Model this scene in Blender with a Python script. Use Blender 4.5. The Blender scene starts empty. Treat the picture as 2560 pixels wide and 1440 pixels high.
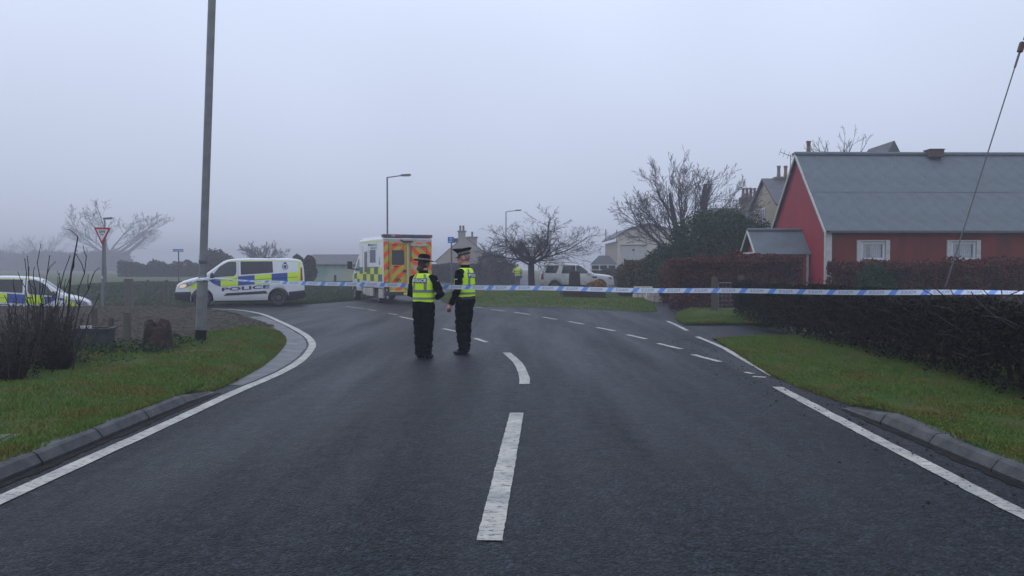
import bpy, bmesh, math, random
import numpy as np
from mathutils import Vector, Matrix
random.seed(7)
rng = np.random.default_rng(11)
sc = bpy.context.scene
C = sc.collection
R = math.radians
# ---------------------------------------------------------------- camera
FPX, PITCH, CAMH = 2000.0, math.atan(52 / 2000.0), 1.52
cd = bpy.data.cameras.new('camera')
cd.sensor_width = 36.0
cd.lens = 36.0 * FPX / 2560.0
cd.clip_end = 2000.0
cam = bpy.data.objects.new('camera', cd)
C.objects.link(cam)
cam.location = (0, 0, CAMH)
cam.rotation_euler = (R(90) - PITCH, 0, 0)
sc.camera = cam
# ---------------------------------------------------------------- sky and sun
SUN_EL, SUN_AZ = R(48), R(-62)          # azimuth measured from +Y towards +X
w = bpy.data.worlds.new('World')
sc.world = w
w.use_nodes = True
nt = w.node_tree
nt.nodes.clear()
wo = nt.nodes.new('ShaderNodeOutputWorld')
sky = nt.nodes.new('ShaderNodeTexSky')
sky.sky_type = 'NISHITA'
sky.sun_disc = False
sky.sun_elevation = SUN_EL
sky.sun_rotation = SUN_AZ
sky.dust_density = 4.0
b1 = nt.nodes.new('ShaderNodeBackground')
b1.inputs[1].default_value = 0.06
nt.links.new(sky.outputs[0], b1.inputs[0])
# a closed cloud layer: luminance rises from horizon to zenith as any overcast sky does (1 + 2 sin e) / 3
tc = nt.nodes.new('ShaderNodeTexCoord')
sx = nt.nodes.new('ShaderNodeSeparateXYZ')
nt.links.new(tc.outputs['Generated'], sx.inputs[0])
mr = nt.nodes.new('ShaderNodeMapRange')
mr.inputs[1].default_value = 0.0; mr.inputs[2].default_value = 1.0
mr.inputs[3].default_value = 0.80; mr.inputs[4].default_value = 1.70
nt.links.new(sx.outputs[2], mr.inputs[0])
b2 = nt.nodes.new('ShaderNodeBackground')
b2.inputs[0].default_value = (0.70, 0.79, 1.0, 1)
cn = nt.nodes.new('ShaderNodeTexNoise'); cn.inputs['Scale'].default_value = 1.6; cn.inputs['Detail'].default_value = 2.0
nt.links.new(tc.outputs['Generated'], cn.inputs['Vector'])
cr = nt.nodes.new('ShaderNodeMapRange'); cr.inputs[1].default_value = 0.3; cr.inputs[2].default_value = 0.7; cr.inputs[3].default_value = 0.90; cr.inputs[4].default_value = 1.10
nt.links.new(cn.outputs[0], cr.inputs[0])
cm = nt.nodes.new('ShaderNodeMath'); cm.operation = 'MULTIPLY'
nt.links.new(mr.outputs[0], cm.inputs[0]); nt.links.new(cr.outputs[0], cm.inputs[1])
nt.links.new(cm.outputs[0], b2.inputs[1])
mxs = nt.nodes.new('ShaderNodeMixShader')
mxs.inputs[0].default_value = 0.92
nt.links.new(b1.outputs[0], mxs.inputs[1])
nt.links.new(b2.outputs[0], mxs.inputs[2])
nt.links.new(mxs.outputs[0], wo.inputs[0])
sl = bpy.data.lights.new('sun', 'SUN')
sl.energy = 0.5
sl.angle = R(40)
sl.color = (1.0, 0.97, 0.92)
so = bpy.data.objects.new('sun', sl)
C.objects.link(so)
sd = Vector((math.sin(SUN_AZ) * math.cos(SUN_EL), math.cos(SUN_AZ) * math.cos(SUN_EL), math.sin(SUN_EL)))
so.rotation_euler = sd.to_track_quat('Z', 'Y').to_euler()
so.location = sd * 60
sc.view_settings.view_transform = 'Standard'
sc.view_settings.look = 'None'
sc.view_settings.gamma = 1.0
sc.view_settings.exposure = 0.0
sc.view_settings.use_curve_mapping = False
sc.render.engine = 'CYCLES'
sc.cycles.use_denoising = True
sc.cycles.volume_bounces = 1
sc.cycles.max_bounces = 4
sc.cycles.diffuse_bounces = 2
sc.cycles.transparent_max_bounces = 6
sc.cycles.use_adaptive_sampling = False
HAZE = 0.0038

# ---------------------------------------------------------------- helpers
def ray(px, py):
    dx, dv = (px - 1280) / FPX, (720 - py) / FPX
    return Vector((dx, math.cos(PITCH) + dv * math.sin(PITCH), -math.sin(PITCH) + dv * math.cos(PITCH)))
def P(px, py, Y):
    d = ray(px, py)
    return Vector((0, 0, CAMH)) + d * (Y / d.y)
def G(px, py, z=0.0):
    d = ray(px, py)
    p = Vector((0, 0, CAMH)) + d * ((z - CAMH) / d.z)
    return (p.x, p.y)
def S(t):
    t = np.clip(t, 0, 1)
    return t * t * (3 - 2 * t)
def H(x, y):
    return (-0.07 * S((y - 28.5) / 3.5) * S((-x - 6.5) / 2.5) - 0.75 * S((-x - 11.5) / 8) * S((y - 27.5) / 5) * (1 - S((y - 40) / 14))
            + 0.45 * S((y - 40) / 20) * S((-x - 2) / 8))
def Hf(x, y):
    return float(H(np.float64(x), np.float64(y)))

def props(o, label=None, cat=None, group=None, kind=None):
    if label: o['label'] = label
    if cat: o['category'] = cat
    if group: o['group'] = group
    if kind: o['kind'] = kind
    return o
def empty(name, loc=(0, 0, 0), rz=0.0, label=None, cat=None, group=None):
    o = bpy.data.objects.new(name, None)
    o.empty_display_size = 0.2
    C.objects.link(o)
    o.location = loc
    o.rotation_euler = (0, 0, rz)
    return props(o, label, cat, group)
def link(name, me, mat=None, parent=None, loc=None):
    o = bpy.data.objects.new(name, me)
    C.objects.link(o)
    if mat is not None and len(me.materials) == 0:
        me.materials.append(mat)
    if parent is not None:
        o.parent = parent
    if loc is not None:
        o.location = loc
    return o
def copy_tree(o, parent=None):
    c = o.copy()
    C.objects.link(c)
    if parent is not None:
        c.parent = parent
    for ch in list(o.children):
        copy_tree(ch, c)
    return c
def fast_mesh(name, v, f, smooth=False):
    """v (n,3) array, f (m,k) array of indices, all faces the same size"""
    me = bpy.data.meshes.new(name)
    v = np.asarray(v, np.float32); f = np.asarray(f, np.int32)
    m, k = f.shape
    me.vertices.add(len(v)); me.vertices.foreach_set('co', v.ravel())
    me.loops.add(m * k); me.loops.foreach_set('vertex_index', f.ravel())
    me.polygons.add(m)
    me.polygons.foreach_set('loop_start', np.arange(0, m * k, k, dtype=np.int32))
    me.polygons.foreach_set('loop_total', np.full(m, k, np.int32))
    if smooth:
        me.polygons.foreach_set('use_smooth', np.ones(m, bool))
    me.update(calc_edges=True)
    return me
def smooth_angle(me, deg=35):
    """shade smooth with sharp edges over deg"""
    bm = bmesh.new(); bm.from_mesh(me)
    for f in bm.faces: f.smooth = True
    for e in bm.edges:
        if len(e.link_faces) == 2 and e.calc_face_angle(0) > R(deg):
            e.smooth = False
    bm.to_mesh(me); bm.free()
class MB:
    def __init__(s): s.v = []; s.f = []
    def add(s, v, f):
        n = len(s.v)
        s.v += [tuple(p) for p in v]
        s.f += [tuple(i + n for i in q) for q in f]
        return s
    def box(s, c, d, rz=0.0, M=None, taper=1.0):
        x, y, z = d[0] / 2, d[1] / 2, d[2] / 2
        v = [Vector((a * x * (taper if cc > 0 else 1), b * y * (taper if cc > 0 else 1), cc * z)) for cc in (-1, 1) for b in (-1, 1) for a in (-1, 1)]
        m = M if M is not None else Matrix.Rotation(rz, 3, 'Z')
        v = [m @ p + Vector(c) for p in v]
        return s.add(v, [(0, 2, 3, 1), (4, 5, 7, 6), (0, 1, 5, 4), (1, 3, 7, 5), (3, 2, 6, 7), (2, 0, 4, 6)])
    def hull(s, a, b):
        """loft of two quads a, b (four points each), closed"""
        return s.add(list(a) + list(b), [(3, 2, 1, 0), (4, 5, 6, 7), (0, 1, 5, 4), (1, 2, 6, 5), (2, 3, 7, 6), (3, 0, 4, 7)])
    def tube(s, pts, rad, n=8, caps=True):
        pts = [Vector(p) for p in pts]
        if not hasattr(rad, '__len__'): rad = [rad] * len(pts)
        vs, fs = [], []
        u = None
        for i, p in enumerate(pts):
            t = (pts[min(i + 1, len(pts) - 1)] - pts[max(i - 1, 0)])
            t = t.normalized() if t.length > 1e-9 else Vector((0, 0, 1))
            if u is None:
                u = t.orthogonal().normalized()
            else:
                u = (u - t * u.dot(t))
                u = u.normalized() if u.length > 1e-6 else t.orthogonal().normalized()
            w_ = t.cross(u)
            for k in range(n):
                a = 2 * math.pi * k / n
                vs.append(p + (u * math.cos(a) + w_ * math.sin(a)) * rad[i])
        for i in range(len(pts) - 1):
            for k in range(n):
                a, b = i * n + k, i * n + (k + 1) % n
                fs.append((a, b, b + n, a + n))
        if caps:
            fs.append(tuple(range(n - 1, -1, -1)))
            fs.append(tuple((len(pts) - 1) * n + k for k in range(n)))
        return s.add(vs, fs)
    def rings(s, rr, n=20, caps=True):
        """rr: list of (cx, cy, cz, rx, ry) horizontal ellipses"""
        vs, fs = [], []
        for (cx, cy, cz, rx, ry) in rr:
            for k in range(n):
                a = 2 * math.pi * k / n
                vs.append((cx + rx * math.cos(a), cy + ry * math.sin(a), cz))
        for i in range(len(rr) - 1):
            for k in range(n):
                a, b = i * n + k, i * n + (k + 1) % n
                fs.append((a, b, b + n, a + n))
        if caps:
            fs.append(tuple(range(n - 1, -1, -1)))
            fs.append(tuple((len(rr) - 1) * n + k for k in range(n)))
        return s.add(vs, fs)
    def ball(s, c, r, n=12, m=8, M=None):
        if not hasattr(r, '__len__'): r = (r, r, r)
        vs, fs = [(0, 0, -1)], []
        for j in range(1, m):
            t = -math.pi / 2 + math.pi * j / m
            for k in range(n):
                a = 2 * math.pi * k / n
                vs.append((math.cos(t) * math.cos(a), math.cos(t) * math.sin(a), math.sin(t)))
        vs.append((0, 0, 1))
        for k in range(n):
            fs.append((0, 1 + (k + 1) % n, 1 + k))
            fs.append((len(vs) - 1, 1 + (m - 2) * n + k, 1 + (m - 2) * n + (k + 1) % n))
        for j in range(m - 2):
            for k in range(n):
                a, b = 1 + j * n + k, 1 + j * n + (k + 1) % n
                fs.append((a, b, b + n, a + n))
        out = []
        for p in vs:
            q = Vector((p[0] * r[0], p[1] * r[1], p[2] * r[2]))
            if M is not None: q = M @ q
            out.append(q + Vector(c))
        return s.add(out, fs)
    def lathe(s, prof, c=(0, 0, 0), n=20, M=None):
        vs, fs = [], []
        for (r, z) in prof:
            for k in range(n):
                a = 2 * math.pi * k / n
                q = Vector((r * math.cos(a), r * math.sin(a), z))
                if M is not None: q = M @ q
                vs.append(q + Vector(c))
        for i in range(len(prof) - 1):
            for k in range(n):
                a, b = i * n + k, i * n + (k + 1) % n
                fs.append((a, b, b + n, a + n))
        fs.append(tuple(range(n - 1, -1, -1)))
        fs.append(tuple((len(prof) - 1) * n + k for k in range(n)))
        return s.add(vs, fs)
    def mesh(s, name, smooth=None):
        me = bpy.data.meshes.new(name)
        me.from_pydata(s.v, [], s.f)
        me.update()
        if smooth: smooth_angle(me, smooth)
        return me
    def build(s, name, mat, parent=None, smooth=None, bevel=0.0, loc=None):
        me = s.mesh(name, smooth)
        o = link(name, me, mat, parent, loc)
        if bevel:
            m = o.modifiers.new('bevel', 'BEVEL'); m.width = bevel; m.segments = 2; m.limit_method = 'ANGLE'
        return o

# ---------------------------------------------------------------- materials
def pm(name, c1, c2=None, scale=8.0, rough=0.6, bump=0.0, bscale=None, metal=0.0, spec=0.5, island=False, detail=6.0,
       rough2=None, stretch=None, c3=None, scale3=1.0, coat=0.0, lo=0.35, hi=0.65, emit=None):
    m = bpy.data.materials.new(name)
    m.use_nodes = True
    t = m.node_tree
    b = t.nodes['Principled BSDF']
    b.inputs['Roughness'].default_value = rough
    b.inputs['Metallic'].default_value = metal
    b.inputs['Specular IOR Level'].default_value = spec
    b.inputs['Coat Weight'].default_value = coat
    b.inputs['Base Color'].default_value = (*c1, 1)
    if emit:
        b.inputs['Emission Color'].default_value = (*emit[0], 1); b.inputs['Emission Strength'].default_value = emit[1]
    if c2 is None and not bump:
        return m
    co = t.nodes.new('ShaderNodeTexCoord')
    vec = co.outputs['Object']
    if stretch:
        mp = t.nodes.new('ShaderNodeMapping'); mp.inputs['Scale'].default_value = stretch
        t.links.new(vec, mp.inputs[0]); vec = mp.outputs[0]
    if c2 is not None:
        mx = t.nodes.new('ShaderNodeMix'); mx.data_type = 'RGBA'
        mx.inputs[6].default_value = (*c1, 1); mx.inputs[7].default_value = (*c2, 1)
        if island:
            g = t.nodes.new('ShaderNodeNewGeometry')
            t.links.new(g.outputs['Random Per Island'], mx.inputs[0])
        else:
            n = t.nodes.new('ShaderNodeTexNoise'); n.inputs['Scale'].default_value = scale; n.inputs['Detail'].default_value = detail
            n.inputs['Roughness'].default_value = 0.62
            t.links.new(vec, n.inputs['Vector'])
            r = t.nodes.new('ShaderNodeMapRange'); r.inputs[1].default_value = lo; r.inputs[2].default_value = hi
            t.links.new(n.outputs[0], r.inputs[0]); t.links.new(r.outputs[0], mx.inputs[0])
            if rough2 is not None:
                rr = t.nodes.new('ShaderNodeMapRange'); rr.inputs[3].default_value = rough; rr.inputs[4].default_value = rough2
                t.links.new(r.outputs[0], rr.inputs[0]); t.links.new(rr.outputs[0], b.inputs['Roughness'])
        out = mx.outputs[2]
        if c3 is not None:
            n3 = t.nodes.new('ShaderNodeTexNoise'); n3.inputs['Scale'].default_value = scale3; n3.inputs['Detail'].default_value = 4
            t.links.new(vec, n3.inputs['Vector'])
            r3 = t.nodes.new('ShaderNodeMapRange'); r3.inputs[1].default_value = 0.48; r3.inputs[2].default_value = 0.66
            t.links.new(n3.outputs[0], r3.inputs[0])
            m3 = t.nodes.new('ShaderNodeMix'); m3.data_type = 'RGBA'
            m3.inputs[7].default_value = (*c3, 1)
            t.links.new(r3.outputs[0], m3.inputs[0]); t.links.new(out, m3.inputs[6]); out = m3.outputs[2]
        t.links.new(out, b.inputs['Base Color'])
    if bump:
        nb = t.nodes.new('ShaderNodeTexNoise'); nb.inputs['Scale'].default_value = bscale or scale * 3; nb.inputs['Detail'].default_value = 5
        t.links.new(vec, nb.inputs['Vector'])
        bp = t.nodes.new('ShaderNodeBump'); bp.inputs['Strength'].default_value = bump; bp.inputs['Distance'].default_value = 0.02
        t.links.new(nb.outputs[0], bp.inputs['Height']); t.links.new(bp.outputs[0], b.inputs['Normal'])
    return m

M = {}
M['field'] = pm('field_grass', (0.036, 0.062, 0.022), (0.062, 0.078, 0.03), 1.2, 0.9, 0.6, 6, c3=(0.085, 0.08, 0.04), scale3=0.35, spec=0.2)
M['turf'] = pm('verge_turf', (0.024, 0.054, 0.009), (0.052, 0.074, 0.014), 5, 0.95, 0.8, 30, c3=(0.075, 0.060, 0.022), scale3=1.3, spec=0.15)
M['blade'] = pm('grass_blade', (0.052, 0.132, 0.014), (0.120, 0.178, 0.024), rough=0.7, island=True, spec=0.25, c3=(0.14, 0.125, 0.022), scale3=1.6)
M['far_blade'] = pm('field_blade', (0.030, 0.052, 0.022), (0.060, 0.078, 0.034), rough=0.9, island=True, spec=0.1)
M['ochre_blade'] = pm('moss_blade', (0.105, 0.088, 0.018), (0.14, 0.092, 0.02), rough=0.8, island=True, spec=0.2)
M['soil'] = pm('bare_soil', (0.020, 0.014, 0.011), (0.046, 0.033, 0.026), 3.5, 0.95, 0.9, 18, c3=(0.03, 0.034, 0.016), scale3=1.2, spec=0.25)
M['white_paint'] = pm('vehicle_white', (0.74, 0.75, 0.76), (0.68, 0.68, 0.68), 2.0, 0.28, coat=0.4)
M['black_plastic'] = pm('black_plastic', (0.018, 0.019, 0.021), (0.03, 0.03, 0.032), 20, 0.55)
M['tyre'] = pm('tyre_rubber', (0.016, 0.016, 0.017), (0.035, 0.033, 0.03), 14, 0.8)
M['rim'] = pm('steel_rim', (0.06, 0.062, 0.065), (0.10, 0.10, 0.10), 10, 0.5, metal=0.3)
M['alloy'] = pm('alloy_rim', (0.20, 0.20, 0.21), (0.12, 0.11, 0.10), 10, 0.45, metal=0.5)
M['glass'] = pm('tinted_glass', (0.012, 0.014, 0.017), None, rough=0.08, spec=0.6)
M['cab_glass'] = pm('cab_glass', (0.045, 0.058, 0.06), None, rough=0.08, spec=0.6)
M['hi_yellow'] = pm('fluorescent_yellow', (0.66, 0.86, 0.015), (0.60, 0.80, 0.02), 4, 0.45)
M['pale_yellow'] = pm('pale_yellow_edge', (0.62, 0.74, 0.22), None, rough=0.4)
M['blue'] = pm('police_blue', (0.020, 0.065, 0.32), (0.022, 0.06, 0.27), 4, 0.4)
M['navy'] = pm('navy_print', (0.020, 0.030, 0.12), None, rough=0.5)
M['green'] = pm('ambulance_green', (0.008, 0.16, 0.085), (0.012, 0.14, 0.08), 4, 0.4)
M['amb_yellow'] = pm('ambulance_yellow', (0.72, 0.66, 0.02), (0.68, 0.62, 0.03), 4, 0.4)
M['red_lens'] = pm('red_lens', (0.35, 0.02, 0.015), None, rough=0.2)
M['white_lens'] = pm('clear_lens', (0.42, 0.43, 0.45), (0.16, 0.16, 0.17), 16, 0.15)
M['lamp_on'] = pm('lit_headlamp', (0.8, 0.7, 0.5), None, rough=0.2, emit=((1.0, 0.72, 0.42), 0.35))
M['metal'] = pm('galvanised_steel', (0.15, 0.155, 0.16), (0.21, 0.21, 0.205), 5, 0.55, bump=0.12, bscale=40, metal=0.25)
M['dark_metal'] = pm('weathered_steel', (0.085, 0.085, 0.09), (0.12, 0.12, 0.12), 6, 0.6, metal=0.2)
M['black'] = pm('black_paint', (0.005, 0.005, 0.006), None, rough=0.7, spec=0.2)
M['red_border'] = pm('sign_red', (0.38, 0.016, 0.022), None, rough=0.45)
M['sign_white'] = pm('sign_white', (0.72, 0.72, 0.72), (0.62, 0.62, 0.62), 5, 0.45)
M['sign_blue'] = pm('sign_blue', (0.02, 0.14, 0.46), None, rough=0.45)
M['timber'] = pm('weathered_timber', (0.055, 0.048, 0.034), (0.09, 0.078, 0.055), 9, 0.9, 0.5, 30, stretch=(1, 1, 0.2))
M['mossy_timber'] = pm('mossy_timber', (0.028, 0.025, 0.014), (0.048, 0.044, 0.02), 6, 0.95, 0.6, 26, stretch=(0.3, 1, 1.5))
M['bark'] = pm('dark_bark', (0.016, 0.012, 0.011), (0.034, 0.027, 0.024), 12, 0.95, 0.6, 30)
M['grey_bark'] = pm('grey_bark', (0.036, 0.030, 0.029), (0.058, 0.05, 0.048), 8, 0.95, 0.4, 20)
M['twig'] = pm('reddish_twig', (0.04, 0.023, 0.022), (0.055, 0.038, 0.034), 12, 0.9)
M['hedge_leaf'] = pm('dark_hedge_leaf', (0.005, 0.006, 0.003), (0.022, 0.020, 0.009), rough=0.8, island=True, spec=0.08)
M['beech_leaf'] = pm('dry_beech_leaf', (0.045, 0.013, 0.009), (0.150, 0.040, 0.024), rough=0.7, island=True, spec=0.2)
M['ever_leaf'] = pm('evergreen_leaf', (0.012, 0.034, 0.012), (0.042, 0.080, 0.028), rough=0.7, island=True, spec=0.12)
M['mix_leaf'] = pm('mixed_bush_leaf', (0.045, 0.040, 0.016), (0.085, 0.075, 0.03), rough=0.7, island=True, spec=0.2)
M['gold_leaf'] = pm('golden_leaf', (0.22, 0.105, 0.012), (0.30, 0.19, 0.02), rough=0.7, island=True, spec=0.2)
M['far_leaf'] = pm('distant_foliage', (0.034, 0.036, 0.026), (0.064, 0.062, 0.042), rough=0.8, island=True, spec=0.1)
M['red_wall'] = pm('red_painted_render', (0.150, 0.026, 0.017), (0.185, 0.034, 0.022), 1.4, 0.85, 0.25, 30, spec=0.25, stretch=(1, 1, .35), c3=(0.105, 0.026, 0.019), scale3=1.3)
M['red_iron'] = pm('crimson_painted_iron', (0.235, 0.016, 0.028), (0.275, 0.022, 0.034), 1.5, 0.6, 0.1, 20, spec=0.35)
M['iron_roof'] = pm('grey_corrugated_iron', (0.078, 0.102, 0.118), (0.108, 0.132, 0.146), 2.2, 0.55, 0.2, 40, c3=(0.075, 0.092, 0.094), scale3=1.6)
M['trim'] = pm('white_trim', (0.50, 0.50, 0.48), (0.40, 0.40, 0.37), 6, 0.6)
M['curtain'] = pm('net_curtain', (0.30, 0.32, 0.33), (0.22, 0.24, 0.25), 20, 0.9, stretch=(8, 1, 0.4))
M['cream'] = pm('cream_render', (0.42, 0.37, 0.27), (0.36, 0.31, 0.23), 1.6, 0.9, spec=0.2)
M['beige'] = pm('beige_harling', (0.34, 0.29, 0.25), (0.30, 0.26, 0.22), 1.2, 0.9, spec=0.2)
M['pale_wall'] = pm('pale_harling', (0.62, 0.56, 0.48), (0.56, 0.50, 0.43), 1.0, 0.9, spec=0.2)
M['slate'] = pm('slate', (0.06, 0.06, 0.068), (0.09, 0.09, 0.098), 3, 0.7)
M['pot'] = pm('terracotta_pot', (0.19, 0.12, 0.10), (0.24, 0.16, 0.13), 5, 0.9)
M['stone'] = pm('weathered_stone', (0.14, 0.125, 0.10), (0.20, 0.18, 0.15), 4, 0.9, 0.3, 20)
M['kerb'] = pm('concrete_kerb', (0.017, 0.019, 0.021), (0.036, 0.038, 0.039), 6, 0.7, 0.3, 60, rough2=0.5)
M['brick'] = pm('brown_brick', (0.075, 0.048, 0.042), (0.11, 0.075, 0.066), 9, 0.9)
M['upvc'] = pm('white_window_frame', (0.55, 0.56, 0.57), None, rough=0.4)
M['skin'] = pm('skin', (0.46, 0.23, 0.165), (0.52, 0.27, 0.20), 30, 0.55)
M['cloth'] = pm('black_cloth', (0.003, 0.0033, 0.0045), (0.006, 0.006, 0.0075), 30, 1.0, 0.3, 60, spec=0.04)
M['boot'] = pm('black_leather', (0.010, 0.010, 0.011), None, rough=0.35)
M['jeans'] = pm('grey_trousers', (0.05, 0.055, 0.075), (0.07, 0.075, 0.095), 20, 0.9)
M['vest'] = pm('hi_vis_vest', (0.62, 0.95, 0.03), (0.54, 0.86, 0.025), 9, 0.8, 0.35, 14, spec=0.2)
M['reflect'] = pm('reflective_tape', (0.16, 0.185, 0.14), (0.20, 0.22, 0.17), 30, 0.45)
M['hair'] = pm('brown_hair', (0.040, 0.024, 0.015), (0.06, 0.036, 0.022), 40, 0.7, stretch=(3, 3, 0.5))
M['band_check'] = pm('hat_band_check', (0.22, 0.23, 0.23), (0.10, 0.10, 0.10), 60, 0.7, lo=0.45, hi=0.55)
M['tape_white'] = pm('tape_white', (0.66, 0.70, 0.76), None, rough=0.35)
M['tape_blue'] = pm('tape_blue', (0.15, 0.32, 0.74), None, rough=0.35)
M['tape_print'] = pm('tape_lettering', (0.20, 0.27, 0.46), None, rough=0.4)
M['marking'] = pm('road_paint', (0.50, 0.49, 0.46), (0.36, 0.36, 0.345), 7, 0.6, 0.3, 50, rough2=0.4)
def node_mat(name):
    m = bpy.data.materials.new(name); m.use_nodes = True
    return m, m.node_tree, m.node_tree.nodes['Principled BSDF']
def nz(t, vec, scale, detail=5, rough=0.6):
    n = t.nodes.new('ShaderNodeTexNoise'); n.inputs['Scale'].default_value = scale
    n.inputs['Detail'].default_value = detail; n.inputs['Roughness'].default_value = rough
    t.links.new(vec, n.inputs['Vector'])
    return n.outputs[0]
def rngmap(t, src, a, b, c, d):
    r = t.nodes.new('ShaderNodeMapRange')
    for i, v in enumerate((a, b, c, d)): r.inputs[i + 1].default_value = v
    t.links.new(src, r.inputs[0])
    return r.outputs[0]
def mixc(t, fac, a, b):
    m = t.nodes.new('ShaderNodeMix'); m.data_type = 'RGBA'
    t.links.new(fac, m.inputs[0])
    for i, v in ((6, a), (7, b)):
        if isinstance(v, tuple): m.inputs[i].default_value = (*v, 1)
        else: t.links.new(v, m.inputs[i])
    return m.outputs[2]
def mth(t, op, a, b=None):
    m = t.nodes.new('ShaderNodeMath'); m.operation = op
    for i, v in enumerate((a, b)):
        if v is None: continue
        if isinstance(v, (int, float)): m.inputs[i].default_value = v
        else: t.links.new(v, m.inputs[i])
    return m.outputs[0]
# wet asphalt: chippings of varied tone, dark damp streaks, patchy gloss
m, t, b = node_mat('wet_asphalt')
co = t.nodes.new('ShaderNodeTexCoord').outputs['Object']
def cells(scale):
    v_ = t.nodes.new('ShaderNodeTexVoronoi'); v_.inputs['Scale'].default_value = scale; t.links.new(co, v_.inputs['Vector'])
    s_ = t.nodes.new('ShaderNodeSeparateColor'); t.links.new(v_.outputs['Color'], s_.inputs[0])
    return s_.outputs[0], v_.outputs['Distance']
c1, d1 = cells(62); c2, d2 = cells(24)
fine = nz(t, co, 34, 6, 0.75); mid = nz(t, co, 5.5, 7, 0.75); coarse = nz(t, co, 0.7, 5, 0.6)
tone = mth(t, 'ADD', mth(t, 'MULTIPLY', mth(t, 'POWER', c1, 2.2), 0.75), mth(t, 'MULTIPLY', mth(t, 'POWER', c2, 3.0), 0.35))
c = mixc(t, tone, (0.0012, 0.0018, 0.0030), (0.048, 0.060, 0.078))
c = mixc(t, rngmap(t, fine, .46, .62, 0, 0.9), c, (0.003, 0.0035, 0.0045))
c = mixc(t, rngmap(t, mid, .50, .66, 0, 0.16), c, (0.006, 0.0065, 0.008))
c = mixc(t, rngmap(t, coarse, .46, .68, 0, 0.22), c, (0.015, 0.017, 0.021))
t.links.new(c, b.inputs['Base Color'])
mpw = t.nodes.new('ShaderNodeMapping'); mpw.inputs['Scale'].default_value = (1.1, .10, 1); t.links.new(co, mpw.inputs[0])
track = nz(t, mpw.outputs[0], 1.0, 4, 0.55)       # tyre-polished bands along the road
wet = mth(t, 'ADD', mth(t, 'MULTIPLY', track, 0.7), mth(t, 'MULTIPLY', mid, 0.3))
t.links.new(rngmap(t, wet, .38, .62, .38, .52), b.inputs['Roughness'])
t.links.new(rngmap(t, wet, .38, .62, .125, .070), b.inputs['Specular IOR Level'])
bp = t.nodes.new('ShaderNodeBump'); bp.inputs['Strength'].default_value = 1.0; bp.inputs['Distance'].default_value = 0.018
hh = mth(t, 'ADD', mth(t, 'MULTIPLY', fine, 0.6), mth(t, 'MULTIPLY', d1, -0.6))
t.links.new(hh, bp.inputs['Height']); t.links.new(bp.outputs[0], b.inputs['Normal'])
M['asphalt'] = m
# worn road paint: chips with asphalt showing through
m, t, b = node_mat('worn_road_paint')
co = t.nodes.new('ShaderNodeTexCoord').outputs['Object']
mp = t.nodes.new('ShaderNodeMapping'); mp.inputs['Scale'].default_value = (1, 2.6, 1); t.links.new(co, mp.inputs[0])
chips = nz(t, mp.outputs[0], 11, 9, 0.85)
grime = nz(t, co, 3, 5, 0.6)
base = mixc(t, rngmap(t, grime, .35, .7, 0, 1), (0.45, 0.425, 0.36), (0.22, 0.215, 0.205))
t.links.new(mixc(t, rngmap(t, chips, .525, .57, 0, 1), base, (0.04, 0.042, 0.048)), b.inputs['Base Color'])
b.inputs['Roughness'].default_value = 0.5
bp = t.nodes.new('ShaderNodeBump'); bp.inputs['Strength'].default_value = 0.4; bp.inputs['Distance'].default_value = 0.008
t.links.new(nz(t, co, 60, 5), bp.inputs['Height']); t.links.new(bp.outputs[0], b.inputs['Normal'])
M['marking'] = m
# ribbed iron cladding of the gable
m, t, b = node_mat('crimson_ribbed_iron')
co = t.nodes.new('ShaderNodeTexCoord').outputs['Object']
c = mixc(t, rngmap(t, nz(t, co, 1.3), .35, .65, 0, 1), (0.29, 0.015, 0.026), (0.24, 0.013, 0.023))
t.links.new(c, b.inputs['Base Color']); b.inputs['Roughness'].default_value = 0.55
M['red_iron'] = m
# mud splashed white paint
m, t, b = node_mat('muddy_white_paint')
co = t.nodes.new('ShaderNodeTexCoord').outputs['Object']
sp = t.nodes.new('ShaderNodeSeparateXYZ'); t.links.new(co, sp.inputs[0])
low = rngmap(t, sp.outputs[2], 0.95, 0.30, 0, 1)
f = mth(t, 'MULTIPLY', low, rngmap(t, nz(t, co, 5, 7, 0.7), .3, .7, .15, 1.3))
t.links.new(mixc(t, f, (0.70, 0.70, 0.69), (0.24, 0.185, 0.14)), b.inputs['Base Color'])
t.links.new(rngmap(t, f, 0, .6, .28, .75), b.inputs['Roughness'])
M['muddy'] = m
# chevron sheeting of the ambulance doors (printed film)
m, t, b = node_mat('chevron_sheeting')
co = t.nodes.new('ShaderNodeTexCoord').outputs['Object']
sp = t.nodes.new('ShaderNodeSeparateXYZ'); t.links.new(co, sp.inputs[0])
k = mth(t, 'FRACT', mth(t, 'DIVIDE', mth(t, 'ADD', mth(t, 'ABSOLUTE', sp.outputs[1]), mth(t, 'ADD', sp.outputs[2], 0.12)), 0.50))
f = mth(t, 'GREATER_THAN', k, 0.5)
dirt = rngmap(t, nz(t, co, 3), .35, .7, 0, .25)
c = mixc(t, f, (0.95, 0.062, 0.006), (0.56, 0.46, 0.006))
t.links.new(mixc(t, dirt, c, (0.22, 0.16, 0.05)), b.inputs['Base Color']); b.inputs['Roughness'].default_value = 0.4
M['chevron'] = m
# faded landscape painted on the low building's wall
m, t, b = node_mat('faded_wall_painting')
co = t.nodes.new('ShaderNodeTexCoord').outputs['Object']
c = mixc(t, rngmap(t, nz(t, co, 0.42, 2), .42, .55, 0, 1), (0.20, 0.33, 0.27), (0.36, 0.42, 0.36))
c = mixc(t, rngmap(t, nz(t, co, 0.25, 1), .52, .58, 0, 1), c, (0.40, 0.42, 0.26))
t.links.new(c, b.inputs['Base Color']); b.inputs['Roughness'].default_value = 0.8
M['mural'] = m

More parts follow.
